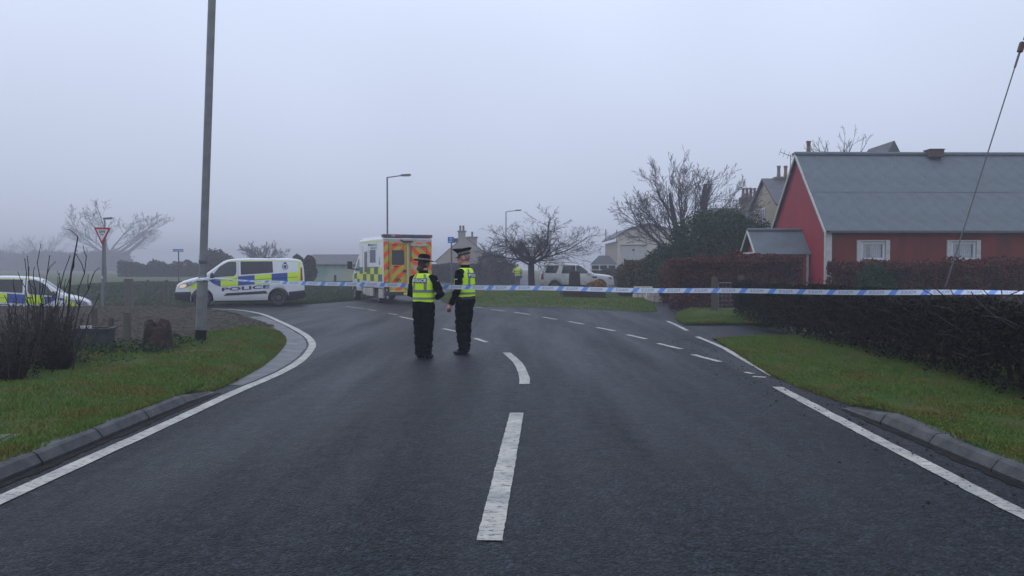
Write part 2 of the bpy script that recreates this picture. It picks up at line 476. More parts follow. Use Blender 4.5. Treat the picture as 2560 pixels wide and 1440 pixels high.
M['pane'] = pm('window_pane', (0.02, 0.024, 0.028), None, rough=0.06, spec=0.6)
M['skirt'] = pm('grubby_white_panel', (0.50, 0.47, 0.43), (0.38, 0.33, 0.28), 4, 0.5)
M['dull_yellow'] = pm('dull_yellow_film', (0.42, 0.34, 0.015), (0.36, 0.28, 0.02), 5, 0.5)
M['dark_lens'] = pm('dark_lens', (0.07, 0.05, 0.055), (0.11, 0.08, 0.08), 9, 0.25)
M['crest_brown'] = pm('crest_print', (0.10, 0.075, 0.02), None, rough=0.5)
M['stump'] = pm('rotten_wood', (0.014, 0.009, 0.006), (0.040, 0.024, 0.014), 7, 0.95, 0.9, 25, stretch=(1, 1, .3))
M['crate'] = pm('grey_plastic', (0.022, 0.028, 0.033), (0.038, 0.045, 0.05), 6, 0.5)
M['dark_stone'] = pm('dark_stone', (0.035, 0.028, 0.026), (0.05, 0.042, 0.038), 5, 0.9, 0.4, 20)
M['channel'] = pm('smooth_wet_asphalt', (0.012, 0.014, 0.017), (0.024, 0.027, 0.031), 3, 0.30, 0.2, 40, rough2=0.45)
m, t, b = node_mat('clear_pane')
b.inputs['Transmission Weight'].default_value = 0.0
tr = t.nodes.new('ShaderNodeBsdfTransparent'); gl = t.nodes.new('ShaderNodeBsdfGlossy'); gl.inputs['Roughness'].default_value = 0.05
ms = t.nodes.new('ShaderNodeMixShader'); ms.inputs[0].default_value = 0.16
t.links.new(tr.outputs[0], ms.inputs[1]); t.links.new(gl.outputs[0], ms.inputs[2]); t.links.new(ms.outputs[0], t.nodes['Material Output'].inputs[0])
M['clear_pane'] = m
# ---------------------------------------------------------------- ground sheets
def densify(poly, step):
    out = []
    for i in range(len(poly)):
        a, c_ = np.array(poly[i][:2], float), np.array(poly[(i + 1) % len(poly)][:2], float)
        n = max(1, int(np.ceil(np.linalg.norm(c_ - a) / step)))
        for k in range(n): out.append(tuple(a + (c_ - a) * k / n))
    return out
def catmull(pts, n=6, closed=False):
    pts = [np.array(p, float) for p in pts]
    out = []
    N = len(pts)
    for i in range(N if closed else N - 1):
        g = (lambda j: pts[j % N]) if closed else (lambda j: pts[min(max(j, 0), N - 1)])
        p0, p1, p2, p3 = g(i - 1), g(i), g(i + 1), g(i + 2)
        for k in range(n):
            u = k / n
            out.append(tuple(0.5 * ((2 * p1) + (p2 - p0) * u + (2 * p0 - 5 * p1 + 4 * p2 - p3) * u * u + (-p0 + 3 * p1 - 3 * p2 + p3) * u ** 3)))
    if not closed: out.append(tuple(pts[-1]))
    return out
def inpoly(x, y, poly):
    x = np.asarray(x); y = np.asarray(y)
    r = np.zeros(x.shape, bool)
    n = len(poly)
    for i in range(n):
        x1, y1 = poly[i][:2]; x2, y2 = poly[(i + 1) % n][:2]
        if y1 == y2: continue
        cnd = ((y1 > y) != (y2 > y)) & (x < (x2 - x1) * (y - y1) / (y2 - y1) + x1)
        r ^= cnd
    return r
def polydist(x, y, poly):
    d = np.full(np.shape(x), 1e9)
    n = len(poly)
    for i in range(n):
        a = np.array(poly[i][:2], float); e = np.array(poly[(i + 1) % n][:2], float) - a
        L = max(e @ e, 1e-9)
        u = np.clip(((x - a[0]) * e[0] + (y - a[1]) * e[1]) / L, 0, 1)
        d = np.minimum(d, np.hypot(x - a[0] - u * e[0], y - a[1] - u * e[1]))
    return d
def sheet(name, poly, zf, mat, step=0.6, kind='structure', skirt=0.0, parent=None):
    """fill a polygon with a fine triangle net and lift it by zf(x, y)"""
    poly = densify(poly, step)
    bm = bmesh.new()
    vs = [bm.verts.new((p[0], p[1], 0)) for p in poly]
    es = [bm.edges.new((vs[i], vs[(i + 1) % len(vs)])) for i in range(len(vs))]
    bmesh.ops.triangle_fill(bm, edges=es, use_beauty=True)
    for _ in range(5):
        long = [e for e in bm.edges if e.calc_length() > step * 1.6]
        if not long: break
        bmesh.ops.subdivide_edges(bm, edges=long, cuts=1)
        bmesh.ops.triangulate(bm, faces=[f for f in bm.faces if len(f.verts) > 3])
        bmesh.ops.beautify_fill(bm, faces=bm.faces[:], edges=bm.edges[:])
    bm.normal_update()
    for f in bm.faces:
        if f.normal.z < 0: f.normal_flip()
    co = np.array([v.co[:] for v in bm.verts])
    z = zf(co[:, 0], co[:, 1])
    for v, zz in zip(bm.verts, z): v.co.z = zz
    me = bpy.data.meshes.new(name); bm.to_mesh(me); bm.free()
    for p in me.polygons: p.use_smooth = True
    o = link(name, me, mat, parent)
    if kind: o['kind'] = kind
    return o
def lump(x, y, s, amp, seed=0):
    """cheap smooth noise"""
    r = np.random.default_rng(seed); z = 0
    for k in range(5):
        a = r.uniform(0, 6.28, 3); f = s * 1.7 ** k
        z = z + np.sin(x * f * np.cos(a[0]) + y * f * np.sin(a[0]) + a[1]) * np.sin(y * f * 0.8 + x * f * .5 + a[2]) / 1.6 ** k
    return z * amp

# terrain sheet out to where the fog swallows it
gx = np.unique(np.concatenate([np.arange(-30, 30, 1.0), np.linspace(-300, -30, 28), np.linspace(30, 300, 28)]))
gy = np.unique(np.concatenate([np.arange(0, 80, 1.0), np.linspace(80, 420, 35), np.linspace(-40, 0, 6)]))
X, Y = np.meshgrid(gx, gy)
Z = H(X, Y) - 0.05 + lump(X, Y, 0.25, 0.03, 3) * S((Y - 36) / 10)
idx = np.arange(X.size).reshape(X.shape)
F = np.stack([idx[:-1, :-1], idx[:-1, 1:], idx[1:, 1:], idx[1:, :-1]], -1).reshape(-1, 4)
g = link('ground', fast_mesh('ground', np.stack([X, Y, Z], -1).reshape(-1, 3), F, True), M['field']); g['kind'] = 'structure'

# edges of the asphalt
LEFT_LINE = [(-3.34, -4), (-3.34, 5.2), (-3.34, 8), (-3.36, 9.7), (-3.33, 11.4), (-3.42, 12.8), (-3.62, 14.2), (-3.98, 15.9), (-4.75, 18.2), (-6.35, 22.0), (-8.5, 26.6), (-10.6, 29.0), (-14, 30.0), (-20, 30.6), (-40, 31.5)]
LEFT_LINE_S = catmull(LEFT_LINE, 6)
FAR_EDGE = [(-40, 38), (-24, 36), (-16, 34.2), (-11, 33.2), (-8.6, 34.2), (-7.0, 36.5), (-6.6, 42), (-6.4, 52), (-5.6, 60), (-4.5, 75), (-4.5, 130), (2.2, 130), (2.2, 75), (5, 62), (24, 60), (24, 47), (14, 47), (9.5, 42), (7.2, 36), (6.4, 30), (6.2, 26), (4.9, 24.0), (4.5, 21.5), (6.3, 20.9), (6.3, 17.4), (4.25, 17.0), (3.85, 13), (3.72, 10.5), (3.74, 8), (3.74, -4)]
road_poly = [(-3.75, -4), (-3.75, 9.5)] + [(p[0] - 0.45 * min(1, max(0, (p[1] - 9) / 3)) - 0.2, p[1] + (0.0 if p[1] < 20 else -0.15)) for p in LEFT_LINE_S if p[1] > 9.8] + FAR_EDGE
road = sheet('road', road_poly, lambda x, y: H(x, y), M['asphalt'], 1.0)

# ---------------------------------------------------------------- painted markings, each its own piece
def ribbon(name, pts, width, mat, parent, z=0.006, rag=0.0):
    pts = [np.array(p, float) for p in pts]
    vs, fs = [], []
    for i, p in enumerate(pts):
        t_ = pts[min(i + 1, len(pts) - 1)] - pts[max(i - 1, 0)]
        t_ = t_ / (np.linalg.norm(t_) + 1e-9)
        n = np.array([-t_[1], t_[0]])
        for s_ in (-1, 1):
            q = p + n * s_ * (width / 2 + random.uniform(-rag, rag))
            vs.append((q[0], q[1], Hf(q[0], q[1]) + z))
    for i in range(len(pts) - 1):
        a = 2 * i
        fs.append((a, a + 2, a + 3, a + 1))
    mb = MB(); mb.add(vs, fs)
    return mb.build(name, mat, parent)
def line_px(a, b_, width=0.11, k=6):
    a, b_ = np.array(G(*a)), np.array(G(*b_))
    ribbon('road_marking', [a + (b_ - a) * i / k for i in range(k + 1)], width, M['marking'], road, rag=0.006)
ribbon('edge_line', densify(LEFT_LINE_S, 0.35)[:-1][:150], 0.14, M['marking'], road, rag=0.005)
ch_ = [p for p in LEFT_LINE_S if 10.2 < p[1] < 28.5]
ribbon('channel', [(p[0] - .34, p[1] - (.06 if p[1] > 18 else 0)) for p in densify(ch_, .4)[:int(len(densify(ch_, .4)) * .47)]], .44, M['channel'], road, z=.003, rag=.01)
M['gutter'] = pm('gutter_dirt', (0.006, 0.006, 0.006), (0.022, 0.018, 0.014), 9, 0.9, 0.5, 40, spec=0.15)
for gx_, ge in ((-3.545, 9.6), (3.525, 8.5)):
    ribbon('gutter_dirt', [(gx_, -2 + (ge + 2) * k / 90) for k in range(91)], .075, M['gutter'], road, z=.005, rag=.02)
rl = catmull([(3.10, -4), (3.13, 4), (3.18, 6), (3.27, 8.2), (3.36, 10.1)], 14)
ribbon('edge_line', rl, 0.135, M['marking'], road, rag=0.006)
for seg in ([(1932, 940), (1850, 894), (1800, 866), (1742, 842)], [(1718, 827), (1695, 815), (1667, 803)]):
    ribbon('edge_line', catmull([G(*p) for p in seg], 6), 0.10, M['marking'], road, rag=0.006)
ribbon('road_marking', [tuple(np.array(G(1223, 1353)) + (np.array(G(1292, 1033)) - np.array(G(1223, 1353))) * k / 70) for k in range(71)], 0.145, M['marking'], road, rag=0.003)
ribbon('road_marking', catmull([G(1311, 961), G(1311, 945), G(1303, 922), G(1290, 903), G(1266, 882)], 5), 0.14, M['marking'], road, rag=0.004)
for a, c_ in (((1228, 774), (1262, 778)), ((1286, 781), (1326, 787)), ((1357, 793), (1392, 799)), ((1421, 804), (1460, 811)), ((1492, 819), (1538, 828)),
              ((1567, 837), (1616, 848)), ((1645, 859), (1703, 873)), ((1733, 887), (1800, 905)), ((1186, 768), (1206, 770)), ((1187, 846), (1217, 856)),
              ((1108, 822), (1140, 829)), ((1000, 792), (1038, 800)), ((972, 784), (992, 787)), ((920, 774), (941, 777)), ((866, 767), (912, 772)), ((690, 767), (750, 769))):
    line_px(a, c_)
line_px((1862, 931), (1882, 935), 0.08, 2); line_px((1882, 942), (1915, 944), 0.10, 2)

# ---------------------------------------------------------------- kerbs
def kerb_stone_mesh(L=0.9, h0=0.105, h1=0.105):
    prof = lambda h: [(0, -0.06), (0.0, h * 0.25), (0.045, h * 0.86), (0.075, h), (0.20, h), (0.20, -0.06)]
    vs = [(x, 0.006, z) for x, z in prof(h0)] + [(x, L - 0.006, z) for x, z in prof(h1)]
    n = 6
    fs = [(i, (i + 1) % n, (i + 1) % n + n, i + n) for i in range(n)] + [tuple(range(n - 1, -1, -1)), tuple(range(n, 2 * n))]
    mb = MB(); mb.add(vs, fs)
    return mb.mesh('kerb_stone')
KS, KD = kerb_stone_mesh(), kerb_stone_mesh(0.9, 0.105, 0.012)
for side, x0, yend in ((-1, -3.60, 9.7), (1, 3.56, 8.6)):
    k = empty('kerb', (x0, 2, 0)); k['kind'] = 'structure'
    y = yend - 0.9; i = 0
    while y > -2.5:
        o = link('kerb_stone', KD if i == 0 else KS, M['kerb'], k)
        o.location = (random.uniform(-.004, .004), y - 2, random.uniform(-.005, .003))
        o.rotation_euler = (random.uniform(-.004, .004), 0, random.uniform(-.006, .006))
        if side < 0:
            o.scale = (-1, 1, 1)
        y -= 0.9; i += 1

# ---------------------------------------------------------------- verges, soil, island
VL = [(-3.78, -4), (-3.78, 9.0), (-3.66, 9.9), (-3.72, 11.2), (-3.90, 12.8), (-4.22, 14.6), (-4.66, 16.5), (-5.4, 18.6), (-7.1, 22.6), (-8.9, 25.7), (-10.4, 27.6), (-14, 28.8), (-20, 29.4), (-34, 30), (-34, -4)]
VL = [tuple(p) for p in VL[:2]] + catmull(VL[1:14], 5)[1:] + [VL[14]]
def vl_z(x, y):
    d = polydist(x, y, VL)
    kerbside = S((9.6 - y) / 0.9)
    rise = 0.105 * kerbside * S(d / 0.02 + .6) + (1 - kerbside) * (0.012 + 0.11 * S(d / 0.7))
    return H(x, y) + np.where(d < 0.004, np.clip(.10 * (9.6 - y) / .9, .004, .085), rise) + lump(x, y, 2.2, 0.010, 5) * S(d / .4)
verge_l = sheet('verge_left', VL, vl_z, M['turf'], 0.5)
VR = [(3.74, -4), (3.74, 8.4), (3.62, 10.0), (3.62, 11.2), (3.86, 13.4), (4.3, 16.9), (5.0, 17.1), (5.9, 17.2), (6.6, 17.3), (7.4, 17.3), (14, 17.3), (14, -4)]
def vr_z(x, y):
    d = polydist(x, y, VR)
    k = S((8.5 - y) / 0.9)
    return np.where(d < 0.004, np.clip(.10 * (8.5 - y) / .9, .004, .085), 0.012 + 0.095 * np.maximum(k * S(d / 0.02 + .6), S(d / 0.8))) + lump(x, y, 2.0, 0.010, 8) * S(d / .4)
verge_r = sheet('verge_right', VR, vr_z, M['turf'], 0.5)
VR2 = [(4.5, 20.9), (4.85, 23.8), (5.6, 26.6), (6.6, 29), (14, 29), (14, 20.9)]
sheet('verge_right', VR2, lambda x, y: 0.01 + 0.07 * S(polydist(x, y, VR2) / 0.6) + lump(x, y, 2, .01, 2) * S(polydist(x, y, VR2) / .5), M['turf'], 0.6)
IS = catmull([(-1.9, 31.4), (1.8, 29.7), (4.0, 27.6), (4.9, 27.3), (5.3, 29.5), (6.2, 35), (7.6, 41), (7.2, 45.8), (2, 47.2), (-3.0, 46.4), (-3.9, 44.5), (-3.2, 36)], 6, True)
isl_z = lambda x, y: 0.008 + 0.13 * S(polydist(x, y, IS) / 0.5) + 0.05 * S(polydist(x, y, IS) / 4) + lump(x, y, 1.4, .012, 4) * S(polydist(x, y, IS) / .5)
sheet('grass_island', IS, isl_z, M['field'], 0.9)
SOIL = catmull([(-6.9, 14.2), (-6.35, 16.3), (-6.0, 18.4), (-6.1, 20.6), (-7.3, 22.5), (-9.1, 25.5), (-10.6, 27.4), (-14, 28.6), (-19, 29.0), (-20, 20), (-14, 15.5), (-9.5, 14.0)], 5, True)
def soil_z(x, y):
    d = polydist(x, y, SOIL)
    return vl_z(x, y) + np.where(d < .01, -0.03, 0.012) + (lump(x, y, 3.1, 0.022, 12) + lump(x, y, 9, 0.008, 13) + .02 + 0.06 * S((d - 1) / 3)) * S(d / .5)
soil = sheet('bare_soil', SOIL, soil_z, M['soil'], 0.3)

# grass blades and clods: nobody could count these
def blades(name, n, xr, yr, test, zf, h, wd, mat, dens=None):
    x = rng.uniform(*xr, n)
    u = rng.uniform(0, 1, n)
    y = yr[0] + (yr[1] - yr[0]) * u ** 1.6
    k = test(x, y)
    x, y = x[k], y[k]
    z = zf(x, y) - 0.006
    n = len(x)
    hh = h * rng.uniform(0.45, 1.15, n) * (1 + 0.35 * lump(x, y, 2.4, 1, 21))
    hh = np.clip(hh, h * .3, h * 1.9)
    a = rng.uniform(0, 6.28, n); ww = wd * rng.uniform(.6, 1.3, n) * (1 + y / 22)
    le = rng.normal(0, .5, (n, 2)) * hh[:, None]
    v = np.empty((n, 3, 3))
    v[:, 0] = np.stack([x - np.cos(a) * ww, y - np.sin(a) * ww, z], -1)
    v[:, 1] = np.stack([x + np.cos(a) * ww, y + np.sin(a) * ww, z], -1)
    v[:, 2] = np.stack([x + le[:, 0], y + le[:, 1], z + hh], -1)
    o = link(name, fast_mesh(name, v.reshape(-1, 3), np.arange(3 * n).reshape(-1, 3)), mat)
    return props(o, kind='stuff')
tl = lambda x, y: inpoly(x, y, VL) & ~(inpoly(x, y, SOIL) & (polydist(x, y, SOIL) > 0.3 + 0.5 * (lump(x, y, 2, .5, 31) + .3)))
o = blades('grass', 420000, (-11, -3.6), (4, 19), tl, vl_z, 0.040, 0.0035, M['blade'])
props(o, 'short damp green grass on the verge beside the lamp post', 'grass')
o = blades('grass', 260000, (3.6, 7.2), (4, 17.3), lambda x, y: inpoly(x, y, VR), vr_z, 0.034, 0.0035, M['blade'])
props(o, 'short mown grass strip along the foot of the dark hedge', 'grass')
edge = lambda x, y: inpoly(x, y, VL) & (polydist(x, y, VL) < 0.10 + 0.75 * np.clip(lump(x, y, 1.6, .55, 41) + .35 * S((y - 9) / 3), 0, 1)) & (y < 19)
o = blades('moss', 160000, (-7, -3.6), (4.2, 19), edge, vl_z, 0.032, 0.004, M['ochre_blade'])
props(o, 'yellow brown mossy grass along the edge of the left verge', 'moss')
edge = lambda x, y: inpoly(x, y, VR) & (polydist(x, y, VR) < 0.06 + 0.5 * np.clip(lump(x, y, 1.9, .6, 44), 0, 1))
o = blades('moss', 90000, (3.6, 4.8), (4.2, 15), edge, vr_z, 0.028, 0.004, M['ochre_blade'])
props(o, 'yellow brown mossy grass along the right hand kerb', 'moss')
o = blades('grass', 120000, (-5, 8), (27, 47.5), lambda x, y: inpoly(x, y, IS), isl_z, 0.05, 0.006, M['blade'])
props(o, 'damp grass on the island under the bare spreading tree', 'grass')
o = blades('grass', 70000, (4.4, 8), (20.8, 29), lambda x, y: inpoly(x, y, VR2), lambda x, y: 0.06 + 0 * x, 0.05, 0.006, M['blade'])
props(o, 'patch of grass in front of the garden gate', 'grass')
def far_z(x, y): return H(x, y) - 0.05
o = blades('grass', 150000, (-30, -6), (33, 64), lambda x, y: ~inpoly(x, y, road_poly), far_z, 0.10, 0.012, M['far_blade'])
props(o, 'rough field grass behind the two police vans', 'grass')
o = blades('grass', 26000, (-3.90, -3.70), (3.5, 9.6), lambda x, y: rng.uniform(0, 1, len(x)) < np.clip(.5 + lump(x * 3, y, 2.6, .6, 91), 0, 1), lambda x, y: 0.10 + 0 * x, 0.055, 0.004, M['blade'])
props(o, 'longer grass tufts overhanging the left kerb stones', 'grass')
o = blades('grass', 22000, (3.68, 3.86), (3.5, 8.6), lambda x, y: rng.uniform(0, 1, len(x)) < np.clip(.5 + lump(x * 3, y, 2.6, .6, 93), 0, 1), lambda x, y: 0.10 + 0 * x, 0.05, 0.004, M['blade'])
props(o, 'longer grass tufts overhanging the right kerb stones', 'grass')
def clods(name, n, xr, yr, test, zf, s0, s1, mat, flat=0.6):
    x = rng.uniform(*xr, n); y = rng.uniform(*yr, n)
    k = test(x, y); x, y = x[k], y[k]; n = len(x)
    base = np.array([(1, 0, 0), (-.5, .87, 0), (-.5, -.87, 0), (0, 0, 1)])
    s_ = s0 + (s1 - s0) * rng.uniform(0, 1, n) ** 3
    a = rng.uniform(0, 6.28, n)
    z = zf(x, y) - s_ * 0.1
    v = np.empty((n, 4, 3))
    jit = rng.uniform(.7, 1.3, (n, 4, 3))
    for i in range(4):
        bx, by, bz = base[i]
        v[:, i, 0] = x + s_ * (bx * np.cos(a) - by * np.sin(a)) * jit[:, i, 0]
        v[:, i, 1] = y + s_ * (bx * np.sin(a) + by * np.cos(a)) * jit[:, i, 1]
        v[:, i, 2] = z + s_ * bz * flat * jit[:, i, 2]
    f = np.array([(0, 1, 3), (1, 2, 3), (2, 0, 3)])
    F_ = (np.arange(n)[:, None, None] * 4 + f[None]).reshape(-1, 3)
    return props(link(name, fast_mesh(name, v.reshape(-1, 3), F_), mat), kind='stuff')
o = clods('soil_clods', 14000, (-20, -6), (14, 29), lambda x, y: inpoly(x, y, SOIL), soil_z, 0.012, 0.075, M['soil'])
props(o, 'loose clods on the bare brown soil bank', 'soil')
o = clods('road_grit', 4200, (1.6, 3.75), (4, 17), lambda x, y: (np.abs(x - 3.2 - 0.02 * y) < np.abs(rng.normal(0, .32, len(x)))), lambda x, y: 0.004 + 0 * x, 0.005, 0.020, M['black'], 0.7)
props(o, 'small dark bits of mud scattered along the right edge of the road', 'grit')
o = clods('fallen_leaves', 900, (-5, 8), (8, 47), lambda x, y: inpoly(x, y, VL) | inpoly(x, y, VR) | inpoly(x, y, IS), lambda x, y: 0.13 + 0 * x, 0.02, 0.06, M['bark'], 0.3)
props(o, 'dark fallen leaves strewn over the grass', 'leaves')
# ---------------------------------------------------------------- bare trees
def vrand(s=1.0):
    return Vector((random.gauss(0, s), random.gauss(0, s), random.gauss(0, s)))
def grow(segs, p, d, L, r, lev, maxlev, cfg):
    n = cfg['seg'][min(lev, len(cfg['seg']) - 1)]
    pts, rad = [p.copy()], [r]
    d = d.normalized()
    for i in range(n):
        d = (d + vrand(cfg['wob'] * (1 + .3 * lev)) + Vector((0, 0, 1)) * cfg['up'][min(lev, len(cfg['up']) - 1)]).normalized()
        p = p + d * (L / n)
        pts.append(p.copy()); rad.append(max(cfg['rmin'], r * (1 - (1 - cfg['tip']) * (i + 1) / n)))
    segs.append((lev, pts, rad))
    if lev >= maxlev: return
    k = cfg['kids'][min(lev, len(cfg['kids']) - 1)]
    for j in range(k):
        t = cfg['from'] + (1 - cfg['from']) * (j + random.random()) / k
        f = t * n; i = min(int(f), n - 1); u = f - i
        q = pts[i].lerp(pts[i + 1], u)
        base = (pts[i + 1] - pts[i]).normalized()
        ax = base.orthogonal().normalized()
        ax.rotate(Matrix.Rotation(random.uniform(0, 6.283), 3, base))
        ang = random.gauss(cfg['ang'], 0.18)
        nd = base * math.cos(ang) + ax * math.sin(ang)
        if 'flat' in cfg: nd.z *= cfg['flat']
        grow(segs, q, nd, L * random.uniform(*cfg['len']) * (1.15 - .45 * t), max(cfg['rmin'], rad[i] * cfg['rk']), lev + 1, maxlev, cfg)
def tree(name, label, loc, limbs, trunk, cfg, maxlev, mat, group=None, split=1, tmat=None):
    """trunk: list of (point, radius); limbs: list of (start index point, direction, length, radius)"""
    root = empty(name, loc, 0, label, 'tree', group)
    segs = []
    for (p, d, L, r) in limbs:
        grow(segs, Vector(p), Vector(d), L, r, 1, maxlev, cfg)
    tb = MB(); cb = MB()
    for tr in trunk:
        tb.tube([p for p, r in tr], [r for p, r in tr], 10)
    for lev, pts, rad in segs:
        (tb if lev <= split else cb).tube(pts, rad, 7 if lev <= 1 else (5 if lev == 2 else 3), caps=lev < 3)
    tb.build('trunk', tmat or mat, root, smooth=60)
    cb.build('crown', mat, root, smooth=80)
    return root
random.seed(21)
# spreading ornamental tree on the island
lim = []
for k in range(9):
    a = 2 * math.pi * k / 9 + random.uniform(-.2, .2)
    e = random.uniform(0.16, 0.50)
    lim.append(((0.05 * math.cos(a), 0.05 * math.sin(a), 1.75 + 0.25 * random.random()), (math.cos(a), math.sin(a), e * 1.25), random.uniform(2.5, 3.4) * (1.18 if math.cos(a) > .4 else 1), 0.068))
for k in range(5):
    a = 6.28 * k / 5 + .4
    lim.append(((0, 0, 2.0), (math.cos(a) * .55, math.sin(a) * .55, 1), random.uniform(1.3, 2.0), 0.07))
lim.append(((0.05, 0, 2.0), (0.85, -.2, .95), 3.2, 0.07))
cfg = dict(seg=[4, 9, 6, 4, 3], wob=.10, up=[0, .012, .02, .025, .02], tip=.22, rmin=.0075, kids=[0, 11, 6, 3], ang=.75, rk=.48, len=(.36, .60))
cfg['from'] = .16
cherry_at = P(1328, 733, 46)
tree('bare_tree', 'low spreading bare tree with dark twisted branches on the grass island', (cherry_at.x, 46, 0.12), lim,
     [[((0.06, 0, -.1), .25), ((0.03, 0, .25), .19), ((0, 0, 1.0), .165), ((0, 0, 1.7), .16), ((0, 0, 2.1), .10)]], cfg, 4, M['bark']).scale = (1.14, 1.1, .86)
# big fan shaped tree behind the evergreens
lim = []
for k in range(19):
    a = math.pi * (.06 + .88 * (k + .5) / 19)
    dx, dz_ = math.cos(a), math.sin(a)
    L_ = (5.9 * dz_ + 4.5 * abs(dx)) / (dz_ + abs(dx)) * random.uniform(.88, 1.06)
    lim.append(((0.3 * dx, random.uniform(-.2, .2), 2.1 + .5 * random.random()), (dx, random.uniform(-.4, .4), .22 + dz_ * 1.1), L_, 0.085 if k % 3 else .12))
cfg2 = dict(seg=[4, 11, 7, 5, 4], wob=.05, up=[0, .012, .03, .04, .03], tip=.12, rmin=.008, kids=[0, 12, 8, 5], ang=.52, rk=.46, len=(.30, .46))
cfg2['from'] = .30
bt = P(1718, 700, 52)
tree('bare_tree', 'large fan shaped bare tree rising behind the dark evergreen bush', (bt.x, 52, 0), lim,
     [[((0, 0, -.2), .42), ((0, 0, 1.2), .34), ((0, 0, 2.4), .34), ((-.1, 0, 3.0), .2)],
      [((.3, 0, 1.6), .28), ((.9, -.1, 3.2), .26), ((1.0, -.1, 5.0), .22), ((1.05, -.1, 6.9), .19), ((1.1, -.1, 7.5), .11)],
      [((1.0, -.1, 6.0), .13), ((1.3, -.1, 6.9), .11), ((1.45, -.1, 7.5), .06)],
      [((-.2, 0, 2.2), .26), ((-.7, 0, 4.2), .20), ((-1.0, 0, 5.8), .14), ((-1.15, 0, 6.9), .07)]], cfg2, 4, M['grey_bark']).scale = (1.02, 1, .92)
# small treetop showing over the red building's ridge
lim = [((0, 0, 6.0), (math.cos(a) * .8, math.sin(a) * .8, 1), 2.4, .07) for a in (0.2, 1.3, 2.4, 3.6, 4.8, 5.6)]
tt = P(2092, 372, 42)
tree('bare_tree', 'thin bare treetop sticking up over the ridge of the red building', (tt.x, 42, 0), lim,
     [[((0, 0, -.1), .2), ((0, 0, 3), .16), ((0, 0, 6.2), .11)]], dict(cfg2, kids=[0, 6, 4, 3]), 3, M['grey_bark'])
# foggy trees on the left
lim = []
for k in range(10):
    a = math.pi * (k + .5) / 10
    lim.append(((random.uniform(-.5, .5), random.uniform(-.4, .4), 1.4), (math.cos(a) * 1.1 + .15, random.uniform(-.5, .5), .45 + .6 * math.sin(a)), random.uniform(3.0, 4.6), 0.085))
cfg3 = dict(cfg2, kids=[0, 12, 8, 5], rmin=.0055)
ft = P(280, 686, 250)
tree('bare_tree', 'wide bare tree fading into the fog behind the give way sign', (ft.x, 250, Hf(ft.x, 250) - .05), lim,
     [[((0, 0, -.2), .3), ((0, 0, .8), .25), ((-.2, 0, 1.8), .16)], [((.3, 0, .2), .2), ((1.1, 0, 1.7), .15), ((2.4, 0, 3.2), .08)]], cfg3, 4, M['bark']).scale = (4.5, 4.0, 3.3)
for i, (px, py, D, sz, lab) in enumerate(((105, 640, 330, 3.6, 'faint bushy tree in the fog far behind the left police van'), (655, 620, 110, 1.1, 'round topped bare tree in the fog behind the white police van'),
                                         (20, 650, 350, 2.7, 'faintest low tree in the fog at the left edge'))):
    lim = []
    for k in range(16):
        a = 6.283 * k / 16
        lim.append(((0, 0, 1.3 * sz), (math.cos(a), math.sin(a), random.uniform(.25, 1.3)), random.uniform(2.4, 3.4) * sz, 0.06 * sz))
    b_ = P(px, 700, D)
    tree('bare_tree', lab, (b_.x, D, Hf(b_.x, D) - .05), lim, [[((0, 0, -.2), .28 * sz), ((0, 0, 1.6 * sz), .2 * sz)]], dict(cfg3, kids=[0, 9, 6, 4], rmin=.02), 4 if i == 1 else 3, M['grey_bark'])

# ---------------------------------------------------------------- leafy masses
def leaf_mesh(name, pts, size, flat=0.0, jit=0.35):
    n = len(pts)
    a = rng.normal(0, 1, (n, 3)); a /= np.linalg.norm(a, axis=1)[:, None]
    b_ = rng.normal(0, 1, (n, 3)); b_ -= a * (a * b_).sum(1)[:, None]; b_ /= np.linalg.norm(b_, axis=1)[:, None]
    s_ = (size * rng.uniform(1 - jit, 1 + jit, n))[:, None]
    v = np.empty((n, 4, 3))
    v[:, 0] = pts - a * s_; v[:, 1] = pts + b_ * s_ * .55; v[:, 2] = pts + a * s_; v[:, 3] = pts - b_ * s_ * .55
    return fast_mesh(name, v.reshape(-1, 3), np.arange(4 * n).reshape(-1, 4))
def hedge_pts(n, p0, p1, th, h, base=0.0, seed=0, wob=0.12, top_round=0.5):
    """points near the surface of a clipped hedge running from p0 to p1"""
    p0, p1 = np.array(p0, float), np.array(p1, float)
    L = np.linalg.norm(p1 - p0); t_ = (p1 - p0) / L; nn = np.array([-t_[1], t_[0]])
    u = rng.uniform(-th * .3, L + th * .3, n)
    # perimeter: front side, top, back side
    per = rng.uniform(0, 2 * h + th, n)
    v = np.where(per < h, -th / 2, np.where(per < h + th, per - h - th / 2, th / 2))
    z = np.where(per < h, per, np.where(per < h + th, h, 2 * h + th - per))
    dep = np.abs(rng.normal(0, .13, n))
    wobn = lump(u * 1.0, z * 1.3 + v, 1.5, wob * .5, seed) + lump(u, z + v * 2, 4.5, wob * .22, seed + 1)
    v = np.where(per < h, v + dep - wobn, np.where(per < h + th, v, v - dep + wobn))
    z = np.where((per >= h) & (per < h + th), z - dep * .9 + wobn, z)
    # round the shoulders and the ends
    k = np.abs(v) / (th / 2)
    z = z * (1 - .10 * top_round * np.clip(k - .4, 0, 1) ** 2)
    e = np.maximum(0, np.maximum(-u, u - L)) / (th * .3)
    v = v * (1 - .5 * e ** 2)
    xy = p0[None] + u[:, None] * t_ + v[:, None] * nn
    return np.stack([xy[:, 0], xy[:, 1], base + z], -1), u, z
